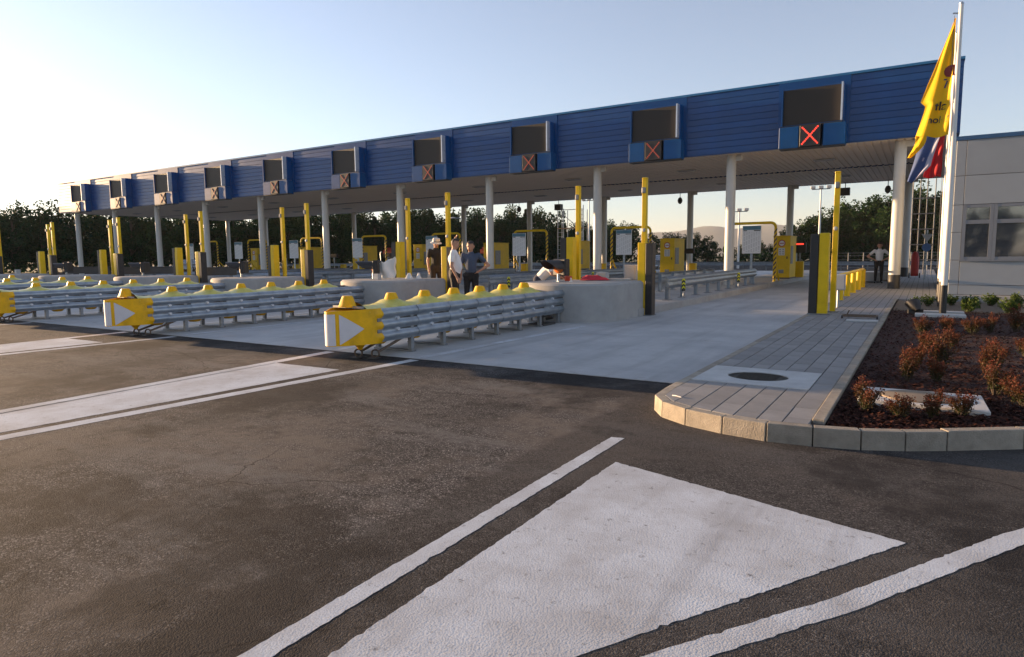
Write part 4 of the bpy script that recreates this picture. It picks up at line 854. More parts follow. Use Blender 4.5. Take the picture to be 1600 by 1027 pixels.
for k in range(1, 9):
    w = ORD[k] + ' island from the walkway'
    t = thing('price_board', 'white price board with blue header on the ' + w, 'price board', (IX(k) + 0.42, 30.0, 0.20), R(6), group='price boards on the toll islands')
    pp = part('panel', pb_panel, None, t); part('printed_rows', pb_print, None, pp)['kind'] = 'stuff'; part('column_heading', pb_sub, None, pp)
    hh = part('header', pb_head, None, pp); part('post', pb_post, None, t)
    t = thing('protective_hoop', 'yellow hoop with black striped legs on the ' + w, 'hoop', (IX(k), 31.9, 0.20), group='yellow protective hoops on the toll islands')
    part('hoop', hp, None, t); part('black_stripes', hs[1], None, t); part('black_stripes', hs[-1], None, t); part('brace', hb[0], None, t); part('brace', hb[1], None, t)
    t = thing('ticket_machine', 'tall yellow ticket machine cabinet on the ' + w, 'ticket machine', (IX(k) + 0.72, 35.9, 0.20), group='yellow ticket machines on the toll islands')
    cb = part('cabinet', tm['c'], None, t)
    for n_, q in (('plinth', 'b'), ('roof', 'r'), ('service_panel', 'f')): part(n_, tm[q], None, t)
    o = part('round_sign', tm['d'], None, cb)
    part('red_ring', tm['dr'], None, cb); part('pictogram_plate', tm['p'], None, cb); part('pictogram', tm['pi'], None, cb); part('vent', tm['v'], None, cb); part('handle', tm['h'], None, cb)
    t = thing('lane_display', 'black display panel on a stand at the ' + w, 'display', (IX(k) + 0.92, 38.6, 0.20), group='black lane displays on the toll islands')
    part('case', dsp['c'], None, t); part('stand', dsp['s'], None, t); part('screen', dsp['g'], None, t)
    t = thing('low_cabinet', 'low yellow cabinet behind the ticket machine on the ' + w, 'cabinet', (IX(k) + 0.92, 39.6, 0.20), group='low yellow cabinets on the toll islands')
    part('body', lb['c'], None, t); part('lid', lb['t'], None, t)
# red crossed lane lights on posts seen far left of the price boards
for i, (x, yy, w) in enumerate(((-38.6, 42.0, 'left'), (-32.4, 47.6, 'right'))):
    t = thing('red_lane_light', 'red lit panel on a short post far behind the third pole, %s of the two' % w, 'lane light', (x, yy, 0.0))
    mb = MB(); mb.box(-0.62, 0.62, -0.06, 0.06, 1.75, 2.12); mb.box(-0.4, 0.4, -0.05, 0.05, 2.12, 2.3); part('panel', mb, M_REDP, t, bevel=0.01)
    mb = MB(); mb.box(-0.55, 0.55, -0.066, -0.0605, 1.85, 1.98); part('lit_bar', mb, M_REDD, t)
    mb = MB(); mb.cyl((0, 0, 0), (0, 0, 1.75), 0.06, n=8); part('post', mb, M_GALVD, t)
    mb = MB(); mb.box(-0.14, 0.14, -0.14, 0.14, 0.95, 1.45); part('lamp_case', mb, M_BLACK, t); mb = MB(); mb.box(-0.06, 0.06, -0.15, -0.141, 1.10, 1.22); part('lamp', mb, M_RED, t)
t = thing('red_lane_light', 'small red lit lamp box on the back of the nearest island', 'lane light', (IX(1) + 1.2, 38.0, 0.2))
mb = MB(); mb.box(-0.3, 0.3, -0.08, 0.08, 1.3, 1.85); part('case', mb, M_BLACK, t, bevel=0.01); mb = MB(); mb.box(-0.18, 0.18, -0.088, -0.081, 1.72, 1.80); part('lamp', mb, M_RED, t); mb = MB(); mb.box(-0.2, 0.2, -0.15, 0.15, 0, 0.85); part('pedestal', mb, M_YEL, t, bevel=0.01); mb = MB(); mb.cyl((0, 0, 0.85), (0, 0, 1.3), 0.04, n=8); part('stand', mb, M_GALVD, t)
# long dark boxes on the far left blocks
for i, (x, yy, L_) in enumerate(((IX(4) + 0.3, 15.4, 1.5), (IX(5) - 0.2, 15.9, 2.2), (IX(6) + 0.1, 16.0, 2.0))):
    mb = MB(); mb.box(-0.16, 0.16, 0, L_, 0, 0.30); mb.box(-0.18, 0.18, -0.03, L_ + 0.03, 0.30, 0.33)
    tag(link('dark_trough', mb.mesh('dark_trough', M_DARK, bevel=0.01), None, (x, yy, 0.20 + 0.62), R(-40)), 'long dark box on the %s island from the walkway, at left' % ORD[i + 4], 'trough', 'dark boxes on the far left islands')

# ------------------------------------------------------------------ walkway things
t = thing('pipe_railing', 'short yellow pipe railing with five posts along the walkway', 'railing', (-1.97, 20.5, KH))
for i in range(5):
    mb = MB(); mb.cyl((0, 0, 0), (0, 0, 0.68), 0.085, n=14); mb.lathe((0, 0, 0), [(0.1, 0), (0.1, 0.012)], 12); part('post', mb, M_YEL, t, (0, i * 2.0, 0), smooth=40)
mb = MB(); mb.tube([(0, -0.05, 0.70), (0, 8.05, 0.70)], 0.045, 10); part('rail', mb, M_YEL, t, smooth=40)
t = thing('metal_frame', 'low rusty metal frame with wheels lying across the walkway', 'metal frame', (-1.05, 14.85, KH), R(2))
mb = MB(); mb.bar((-0.32, -0.12, 0.05), (0.32, -0.12, 0.05), 0.03); mb.bar((-0.32, 0.16, 0.05), (0.32, 0.16, 0.05), 0.03); mb.bar((-0.30, -0.11, 0.05), (-0.30, 0.15, 0.05), 0.03); mb.bar((0.30, -0.11, 0.05), (0.30, 0.15, 0.05), 0.03); mb.bar((-0.24, 0.1, 0.05), (-0.2, 0.12, 0.15), 0.02); part('frame', mb, M_RUST, t)
for sx in (-0.31, 0.31):
    mb = MB(); mb.cyl((sx - 0.015, -0.14, 0.03), (sx + 0.015, -0.14, 0.03), 0.03, n=10); part('wheel', mb, M_BLACK, t)
mb = MB(); mb.box(-0.30, 0.24, -0.12, 0.12, 0, 0.03); tag(link('flat_slab', mb.mesh('flat_slab', M_PLATE, bevel=0.005), None, (-0.93, 14.15, KH + 0.002), R(3)), 'thin grey concrete slab lying on the walkway near the bed edge', 'slab')
t = thing('fire_extinguisher', 'red fire extinguisher cabinet standing behind the nearest column', 'fire extinguisher', (-0.42, 40.0, KH))
mb = MB(); mb.lathe((0, 0, 0.1), [(0.17, 0), (0.18, 0.05), (0.18, 1.05), (0.12, 1.2), (0.05, 1.26)], 16); part('cylinder', mb, M_REDP, t, smooth=45)
mb = MB(); mb.cyl((-0.2, -0.1, 0.13), (-0.26, -0.1, 0.13), 0.13, n=12); mb.cyl((0.2, -0.1, 0.13), (0.26, -0.1, 0.13), 0.13, n=12); part('wheels', mb, M_BLACK, t); mb = MB(); mb.tube([(0, 0, 1.36), (0.1, -0.1, 1.4), (0.22, -0.15, 1.0), (0.2, -0.18, 0.5)], 0.02, 6); part('hose', mb, M_BLACK, t)
for i, (x, yy) in enumerate(((-1.95, 33.4), (-1.45, 35.2))):
    mb = MB(); mb.lathe((0, 0, 0), [(0.30, 0), (0.42, 0.06), (0.46, 0.42), (0.42, 0.45), (0.38, 0.36)], 18); tag(link('planter', mb.mesh('planter', M_BLOCK, smooth=40), None, (x, yy, KH)), 'round grey concrete planter near the man at the column, %s one' % ('front' if i == 0 else 'rear'), 'planter')
t = thing('ladder_cage', 'tall thin steel ladder cage behind the flags', 'ladder', (-0.15, 46.0, 0.0))
mb = MB()
for sx in (-0.62, -0.25, 0.10, 0.5): mb.cyl((sx, 0, 0), (sx, 0, 6.0), 0.03, n=6)
part('rails', mb, M_GALVD, t)['kind'] = 'stuff'
for z in (1.0, 1.9, 2.8, 3.7, 4.6): mb = MB(); mb.box(-0.65, 0.53, -0.035, 0.035, z, z + 0.05); part('rung', mb, M_GALVD, t)
# round blue and triangular signs beyond the flag poles
t = thing('road_sign', 'small round blue sign under a white triangle beyond the flag poles', 'road sign', (0.05, 38.5, KH))
mb = MB(); mb.cyl((0, 0, 0), (0, 0, 2.4), 0.03, n=8); part('post', mb, M_GALV, t); mb = MB(); mb.lathe((0, 0, 0), [(0.2, 0), (0.2, 0.02)], 20); mb.v = [(x, -0.03 - z, 1.55 + y_) for x, y_, z in mb.v]; part('disc', mb, mat('sign_mid_blue', (0.06, 0.16, 0.36), 0.4), t)
mb = MB(); mb.add([(-0.24, -0.04, 2.2), (0.24, -0.04, 2.2), (0, -0.04, 1.8), (-0.24, -0.055, 2.2), (0.24, -0.055, 2.2), (0, -0.055, 1.8)], [(0, 1, 2), (5, 4, 3), (0, 3, 4, 1), (1, 4, 5, 2), (2, 5, 3, 0)]); part('triangle', mb, M_GBOX, t)

# ------------------------------------------------------------------ grey clad building
bd = thing('service_building', 'grey panel clad service building beside the canopy', 'building', (0, 0, 0))
BX0, BX1, BY, BH = 0.62, 9.0, 23.1, 4.62
PX = [BX0, 0.865, 4.6, 8.98]; PZ = [0.22, 0.50, 1.22, 2.02, 2.80, 3.62, BH]
WX0, WX1, WZ0, WZ1 = 0.865, 4.6, 1.22, 2.80
mb = MB(); mb.box(BX0 + 0.03, BX1, BY + 0.09, 34.0, 0.0, BH - 0.02); part('wall_core', mb, M_DARK, bd)
for i in range(len(PX) - 1):
    for j in range(len(PZ) - 1):
        if i == 1 and j in (2, 3): continue
        if i == 0 or j not in (2, 3) or True:
            mb = MB(); mb.box(PX[i] + 0.006, PX[i + 1] - 0.006, BY, BY + 0.08, PZ[j] + 0.006, PZ[j + 1] - 0.006); part('wall_panel', mb, M_WALL, bd, bevel=0.003)
ys_ = [BY + 0.085, 25.5, 28.4, 31.2, 34.0]
for i in range(4):
    for j in range(len(PZ) - 1):
        mb = MB(); mb.box(BX0 - 0.045, BX0 + 0.028, ys_[i] + 0.006, ys_[i + 1] - 0.006, PZ[j] + 0.006, PZ[j + 1] - 0.006); part('wall_panel', mb, M_WALL, bd)
mb = MB(); mb.box(BX0 - 0.07, BX1, BY - 0.03, BY + 0.3, BH - 0.005, BH + 0.11); mb.box(BX0 - 0.07, BX0 + 0.2, BY + 0.3, 34, BH - 0.005, BH + 0.11); part('roof_coping', mb, mat('coping_teal', (0.03, 0.10, 0.22), 0.4), bd)
mb = MB(); mb.box(BX0 - 0.06, BX1, BY - 0.25, BY + 0.06, 0.0, 0.215); part('plinth', mb, M_PLINTH, bd, bevel=0.01)
mb = MB(); mb.box(BX0 + 0.3, BX1, BY + 0.3, 33.8, BH - 0.01, BH + 0.02); part('roof', mb, M_GALVD, bd)
wx = [WX0, 1.59, 2.75, WX1]
for i in range(3):
    w_ = MB(); a, b = wx[i] + 0.002, wx[i + 1] - 0.002; f_ = 0.085; zt = 2.30
    w_.box(a, a + f_, BY - 0.012, BY + 0.07, WZ0 + 0.006, WZ1 - 0.006); w_.box(b - f_, b, BY - 0.012, BY + 0.07, WZ0 + 0.006, WZ1 - 0.006)
    for z_ in (WZ0 + 0.006, zt - 0.05, WZ1 - 0.006 - f_): w_.box(a + f_, b - f_, BY - 0.008, BY + 0.066, z_, z_ + (0.11 if z_ == zt - 0.05 else f_))
    wo_ = part('window', w_, M_FRAME, bd)
    for z0_, z1_ in ((WZ0 + f_, zt - 0.04), (zt + 0.05, WZ1 - f_)):
        q = MB(); q.box(a + f_ - 0.01, b - f_ + 0.01, BY + 0.025, BY + 0.035, z0_, z1_); part('pane', q, M_GLASS, wo_)
mb = MB(); mb.box(WX0 - 0.02, WX1 + 0.02, BY - 0.06, BY - 0.013, WZ0 - 0.035, WZ0 + 0.004); part('window_sill', mb, M_FRAME, bd)

# ------------------------------------------------------------------ flag poles and flags
FY = [16.8, 19.0, 21.2]
for i, (yy, l_) in enumerate(zip(FY, ('white flagpole nearest the camera with black sleeve at its foot', 'second white flagpole, just behind the nearest one', 'rearmost of the three white flagpoles'))):
    t = thing('flagpole', l_, 'flagpole', (0.38, yy, 0.13), group='flagpoles by the building')
    mb = MB(); mb.tube([(0, 0, 0), (0, 0, 3), (0.0, 0, 6.35)], [0.062, 0.055, 0.04], 16); part('pole', mb, M_WHITE, t, smooth=50)
    mb = MB(); mb.cyl((0, 0, 0), (0, 0, 0.62), 0.068, n=16); part('sleeve', mb, M_BLACK, t, smooth=50)
    mb = MB(); mb.lathe((0, 0, 6.35), [(0.045, 0), (0.045, 0.03), (0.02, 0.05)], 12); part('pole_cap', mb, M_GALV, t); mb = MB(); mb.bar((-0.02, 0, 6.18), (-0.14, 0, 6.20), 0.025); part('pulley_arm', mb, M_GALV, t)
    mb = MB(); mb.cyl((-0.085, 0, 0.9), (-0.11, 0, 6.15), 0.006, n=5); part('halyard', mb, M_GALVD, t)
def cloth(name, rows, mats, loc, label, fold=0.05, ph=0.0, thick=0.004, colf=None, nu=22, nv=40):
    """rows: (z, x_left, x_right) down the flag, folds run downwards"""
    def at(v):
        s_ = v * (len(rows) - 1); i = min(int(s_), len(rows) - 2); f = s_ - i
        return [a + (b - a) * f for a, b in zip(rows[i], rows[i + 1])]
    mb = MB()
    def fn(u, v):
        z, xl, xr = at(v); w_ = xr - xl
        return (xl + w_ * u + 0.012 * math.sin(v * 11 + u * 5), fold * (0.3 + 0.7 * v) * math.sin(u * 9.5 + ph + v * 2.2) + 0.015 * math.sin(v * 17 + u * 3), z + 0.02 * math.sin(u * 7 + ph))
    mb.grid(fn, nu, nv)
    if colf:
        for q, (i, j) in enumerate([(i, j) for j in range(nv) for i in range(nu)]): mb.m[q] = colf((i + 0.5) / nu, (j + 0.5) / nv)
    me = mb.mesh(name, mats, smooth=70)
    bm = bmesh.new(); bm.from_mesh(me); bmesh.ops.solidify(bm, geom=bm.faces[:], thickness=thick); bm.to_mesh(me); bm.free(); me.polygons.foreach_set('use_smooth', [True] * len(me.polygons)); me.set_sharp_from_angle(angle=R(50))
    return tag(link(name, me, None, loc), label, 'flag'), fn
def cloth_mat(name, col):
    m, n_, l_, p = new_mat(name); p.inputs['Base Color'].default_value = (*col, 1); p.inputs['Roughness'].default_value = 0.7
    tr = n_.new('ShaderNodeBsdfTranslucent'); tr.inputs[0].default_value = (*col, 1); ms_ = n_.new('ShaderNodeMixShader'); ms_.inputs[0].default_value = 0.4
    l_.new(p.outputs[0], ms_.inputs[1]); l_.new(tr.outputs[0], ms_.inputs[2]); l_.new(ms_.outputs[0], n_['Material Output'].inputs[0]); return m
M_FY = cloth_mat('yellow_flag', (0.95, 0.64, 0.008)); M_FB = cloth_mat('blue_flag', (0.10, 0.16, 0.36)); M_FR = cloth_mat('red_flag', (0.55, 0.02, 0.03)); M_FW = cloth_mat('white_flag', (0.55, 0.55, 0.66))
yf, fnY = cloth('yellow_flag', [(6.22, 0.20, 0.235), (5.80, 0.06, 0.22), (5.2, -0.12, 0.215), (4.62, -0.31, 0.21), (4.52, -0.24, 0.21), (4.1, -0.33, 0.205), (3.88, -0.37, 0.20)], [M_FY], (0.08, FY[0], 0), 'long yellow flag with dark printed letters hanging from the nearest pole', fold=0.055)
# drooping corner of the flag
mb = MB()
mb.grid(lambda u, v: (-0.375 + 0.03 * math.sin(v * 4) - 0.10 * v + u * (0.20 - 0.13 * v * v), -0.03 + 0.03 * math.sin(u * 6 + v * 4), 3.92 - 0.45 * v), 6, 12)
me = mb.mesh('flag_corner', M_FY, smooth=70); bm = bmesh.new(); bm.from_mesh(me); bmesh.ops.solidify(bm, geom=bm.faces[:], thickness=0.006); bm.to_mesh(me); bm.free(); me.polygons.foreach_set('use_smooth', [True] * len(me.polygons)); me.set_sharp_from_angle(angle=R(50)); part('flag_corner', me, None, yf)
def flag_text(txt, size, x, z, name='lettering', m=M_BLACK, shear=0.1):
    cu = bpy.data.curves.new(name, 'FONT'); cu.body = txt; cu.size = size; cu.shear = shear; cu.offset = size * 0.02; cu.resolution_u = 3
    o = bpy.data.objects.new(name, cu); COL.objects.link(o); dg = bpy.context.evaluated_depsgraph_get(); me = bpy.data.meshes.new_from_object(o.evaluated_get(dg)); bpy.data.objects.remove(o)
    me.materials.clear(); me.materials.append(m)
    for v in me.vertices:                                   # lay the print on the folded cloth
        px, pz = x + v.co.x, z + v.co.y
        vv = 0.5
        lo_, hi_ = 0.0, 1.0
        for _ in range(24):
            vv = (lo_ + hi_) / 2
            if fnY(0.7, vv)[2] > pz: lo_ = vv
            else: hi_ = vv
        a, b = fnY(0, vv)[0], fnY(1, vv)[0]; u_ = (px - a) / (b - a); v.co = (px, fnY(u_, vv)[1] - 0.010, pz)
    return link(name, me, yf)
flag_text('fla', 0.24, -0.06, 4.42); flag_text('nok?', 0.20, -0.19, 4.16)
flag_text('\u2022', 0.85, 0.01, 4.90, 'printed_dot', mat('dark_red_print', (0.22, 0.03, 0.03), 0.7)); flag_text('\u25A0' if False else 'I', 0.20, 0.07, 4.86, 'printed_mark', mat('navy_print', (0.05, 0.05, 0.14), 0.7), 0.3); flag_text('-', 0.22, 0.05, 4.98, 'printed_mark', mat('navy_print', (0.05, 0.05, 0.14), 0.7), 0.3)
cloth('blue_flag', [(5.2, 0.02, 0.20), (4.3, -0.22, 0.10), (3.9, -0.36, 0.03), (3.5, -0.46, -0.08), (3.15, -0.52, -0.40)], [M_FB, M_FW], (0.08, FY[1], 0), 'blue and white flag hanging below the yellow flag', fold=0.05, ph=1.0, colf=lambda u, v: 1 if (u > 0.72 or (abs(u - 0.45) < 0.03 and 0.6 < v < 0.66)) else 0)
cloth('red_flag', [(5.1, 0.06, 0.21), (4.3, -0.10, 0.20), (3.9, -0.14, 0.19), (3.45, -0.22, 0.17)], [M_FR], (0.08, FY[2], 0), 'plain red flag hanging on the rearmost pole beside the blue one', fold=0.045, ph=2.2)

# ------------------------------------------------------------------ planting bed
bed = MB()
bp = [(-0.60, 5.55)] + [(p.x, p.y) for p in KIN[7:]] + [(5.6, 21.5), (-0.60, 21.5)]
from mathutils.geometry import intersect_point_line
def in_poly(x, y_, poly):
    c = False
    for i in range(len(poly)):
        x1, y1 = poly[i]; x2, y2 = poly[i - 1]
        if (y1 > y_) != (y2 > y_) and x < (x2 - x1) * (y_ - y1) / (y2 - y1) + x1: c = not c
    return c
bed.prism(bp, 0.0, 0.105); struct('planting_bed', bed, M_MULCH)
mb = MB(); mb.sheet([(-0.58, 17.7), (5.6, 17.7), (5.6, 21.5), (-0.58, 21.5)], 0.112); struct('soil_strip', mb, M_SOIL)
rnd = random.Random(3)
def leaf_attr(me, vals):
    a = me.attributes.new('leaf', 'FLOAT', 'FACE'); a.data.foreach_set('value', vals)
vs, fs, vals = [], [], []
while len(fs) < 36000:
    y_ = 5.4 + (rnd.random() ** 1.8) * 12.6; x = rnd.uniform(-0.58, min(5.0, 0.5 + (y_ - 5) * 0.8))
    if not in_poly(x, y_, bp): continue
    a = rnd.uniform(0, 6.28); L_ = rnd.uniform(0.007, 0.022); W_ = L_ * rnd.uniform(0.25, 0.6); z = 0.108 + rnd.random() ** 2 * 0.02
    ca, sa = math.cos(a), math.sin(a); t1, t2 = rnd.uniform(-0.5, 0.5), rnd.uniform(-0.5, 0.5); o = len(vs)
    for sx, sy in ((-1, -1), (1, -1), (1, 1), (-1, 1)): vs.append((x + sx * L_ * ca - sy * W_ * sa, y_ + sx * L_ * sa + sy * W_ * ca, z + sx * L_ * t1 + sy * W_ * t2 + 0.006))
    fs.append((o, o + 1, o + 2, o + 3)); vals.append(rnd.random() ** 1.6)
me = bpy.data.meshes.new('bark_chips'); me.from_pydata(vs, [], fs); me.materials.append(M_CHIP); leaf_attr(me, vals)
o = link('bark_chips', me); o['kind'] = 'stuff'; o['label'] = 'loose dark red bark chips covering the planting bed'; o['category'] = 'bark mulch'

def leaf_mesh(name, m, n, seed, size, shape, curl=0.25):
    """n folded leaves placed by shape(rng) -> (position, outward, tone)"""
    rg = random.Random(seed); vs, fs, vals = [], [], []
    for _ in range(n):
        p, out, tone = shape(rg); p, out = Vector(p), Vector(out)
        d = (out + Vector((rg.gauss(0, .6), rg.gauss(0, .6), rg.gauss(0, .5)))).normalized(); s_ = d.cross(Vector((rg.gauss(0, 1), rg.gauss(0, 1), rg.gauss(0, 1))))
        if s_.length < 1e-3: continue
        s_.normalize(); nn_ = d.cross(s_); L_ = size * rg.uniform(0.6, 1.35); w = L_ * 0.42; o = len(vs)
        vs += [p, p + d * L_ * 0.5 + s_ * w - nn_ * curl * w, p + d * L_, p + d * L_ * 0.5 - s_ * w - nn_ * curl * w]
        fs.append((o, o + 1, o + 2, o + 3)); vals.append(min(1, max(0, tone + rg.gauss(0, 0.16))))
    me = bpy.data.meshes.new(name); me.from_pydata([tuple(q) for q in vs], [], fs); me.materials.append(m); leaf_attr(me, vals); return me
def shrub_proto(seed, h, r_, green=0.0):
    rg = random.Random(seed); tips = []
    for i in range(15):
        a = rg.uniform(0, 6.28); t_ = rg.uniform(0.1, 1.0); tips.append(Vector((r_ * t_ * math.cos(a), r_ * t_ * math.sin(a), h * rg.uniform(0.62, 1.05) * (1.08 - 0.45 * t_ * t_))))
    st = MB()
    for q in tips: st.tube([(q.x * 0.08, q.y * 0.08, -0.03), (q.x * 0.5 + rg.uniform(-.03, .03), q.y * 0.5, q.z * 0.5), tuple(q)], [0.008, 0.005, 0.002], 4)
    def shape(g_):
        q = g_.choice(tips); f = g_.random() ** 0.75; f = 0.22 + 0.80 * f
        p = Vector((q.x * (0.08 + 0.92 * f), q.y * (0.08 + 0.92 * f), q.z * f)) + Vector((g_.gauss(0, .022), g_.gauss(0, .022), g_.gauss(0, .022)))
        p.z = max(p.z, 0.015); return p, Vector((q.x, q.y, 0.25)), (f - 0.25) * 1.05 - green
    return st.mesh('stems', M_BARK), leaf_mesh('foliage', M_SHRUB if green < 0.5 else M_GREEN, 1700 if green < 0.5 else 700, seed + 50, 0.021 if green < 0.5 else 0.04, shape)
protos = [shrub_proto(11, 0.34, 0.20), shrub_proto(12, 0.40, 0.23), shrub_proto(13, 0.30, 0.22), shrub_proto(14, 0.44, 0.20)]
gproto = [shrub_proto(21, 0.26, 0.20, 0.55), shrub_proto(22, 0.32, 0.18, 0.6)]
shr = [(-0.38, 6.25, 1, 0.9, 'red leaved shrub at the front left corner of the bed'), (-0.10, 6.12, 2, 0.8, 'dark red shrub in front of the white slab, second from the bed corner'), (0.12, 6.25, 0, 0.85, 'red shrub in front of the middle of the white slab'), (0.33, 6.45, 2, 0.8, 'thin red shrub at the right front of the white slab'),
       (-0.10, 7.95, 3, 1.0, 'tall orange shrub just behind the left end of the white slab'), (0.16, 8.0, 0, 1.0, 'bushy red shrub behind the middle of the white slab'), (0.22, 9.0, 3, 1.25, 'large bright orange shrub in the middle of the bed'), (-0.02, 9.0, 0, 1.0, 'orange shrub left of the large bright one'),
       (0.62, 7.55, 1, 1.0, 'red and green shrub at the right edge behind the white slab'), (0.80, 7.0, 1, 1.05, 'green and red shrub at the right edge of the picture'), (0.66, 8.6, 3, 1.1, 'tall bright red shrub near the right edge'), (0.76, 9.5, 1, 1.0, 'wide red shrub near the right edge, farther back'),
       (0.06, 10.8, 2, 1.0, 'dark red shrub in the third row, left'), (0.36, 11.0, 1, 0.95, 'dark red shrub in the third row, middle'), (0.02, 12.6, 1, 1.0, 'dark red shrub behind the third row at the left'), (0.36, 13.3, 2, 1.1, 'dull red shrub just in front of the flagpole slab'), (0.72, 13.0, 0, 1.1, 'orange shrub right of the flagpole'), (0.98, 13.4, 1, 1.0, 'red shrub right of the flagpole, farther along the row'), (1.35, 13.8, 3, 1.15, 'bright orange shrub at the far right of the bed'), (1.62, 13.2, 0, 1.0, 'red shrub at the right picture edge in the far row'), (1.15, 10.6, 0, 1.0, 'red shrub at the right picture edge in the middle of the bed')]
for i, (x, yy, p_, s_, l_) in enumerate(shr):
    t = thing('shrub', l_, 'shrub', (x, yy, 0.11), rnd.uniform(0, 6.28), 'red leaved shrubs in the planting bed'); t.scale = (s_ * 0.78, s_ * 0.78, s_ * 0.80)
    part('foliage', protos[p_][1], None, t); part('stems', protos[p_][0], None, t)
grn = [(-0.12, 18.4), (0.12, 19.4), (0.44, 19.6), (0.62, 19.9), (1.05, 19.0), (1.45, 20.1), (1.95, 20.3), (2.3, 19.6), (0.85, 17.8), (1.6, 17.6)]
gl = ['beside the black spotlight', 'left of the flagpoles', 'just right of the nearest flagpole', 'below the left window corner', 'in the front of the green row, middle', 'below the first window', 'below the second window', 'at the right edge of the picture', 'low behind the flagpole slab', 'low in front of the green row at right']
for i, (x, yy) in enumerate(grn):
    t = thing('green_plant', 'low bushy green plant ' + gl[i], 'plant', (x, yy, 0.115), rnd.uniform(0, 6.28), 'green plants along the building'); s_ = rnd.uniform(0.85, 1.2); t.scale = (s_,) * 3
    part('foliage', gproto[i % 2][1], None, t); part('stems', gproto[i % 2][0], None, t)
# white concrete chamber cover in the bed and slabs at the flagpole
t = thing('chamber_cover', 'white concrete chamber slab half hidden by shrubs at the front of the bed', 'chamber cover', (0, 0, 0))
mb = MB(); mb.prism([(-0.45, 6.55), (0.52, 6.50), (0.50, 7.22), (-0.44, 7.18)], 0.08, 0.155); part('slab', mb, mat('pale_concrete', (0.55, 0.53, 0.50), 0.7, var=0.1, scale=6, bump=0.2, bscale=80), t, bevel=0.008)
mb = MB(); mb.lathe((0.02, 6.86, 0.156), [(0.31, 0), (0.31, 0.010), (0.29, 0.014)], 28, 1, 0.85); part('lid', mb, mat('lid_brown', (0.22, 0.17, 0.12), 0.8), t, smooth=40)
for i, (a, b) in enumerate(((16.2, 16.55), (17.0, 17.35))):
    mb = MB(); mb.box(-0.12, 0.78, a, b, 0.06, 0.165); tag(link('foundation_slab', mb.mesh('foundation_slab', M_PLATE, bevel=0.01), None), 'pale concrete slab %s the nearest flagpole' % ('in front of' if i == 0 else 'behind'), 'slab')
t = thing('spotlight', 'black ground spotlight among the plants left of the flagpole', 'spotlight', (-0.12, 16.9, 0.11), R(30))
mb = MB(); mb.lathe((0, 0, 0), [(0.05, 0), (0.11, 0.12), (0.15, 0.26), (0.15, 0.30), (0.12, 0.29)], 16); mb.v = [(x, y_ * 0.8 + z * 0.8 - 0.1, 0.08 + z * 0.55 - y_ * 0.6) for x, y_, z in mb.v]; part('head', mb, M_BLACK, t, smooth=40)
mb = MB(); mb.box(-0.16, 0.16, -0.03, 0.03, 0, 0.10); part('bracket', mb, M_BLACK, t)

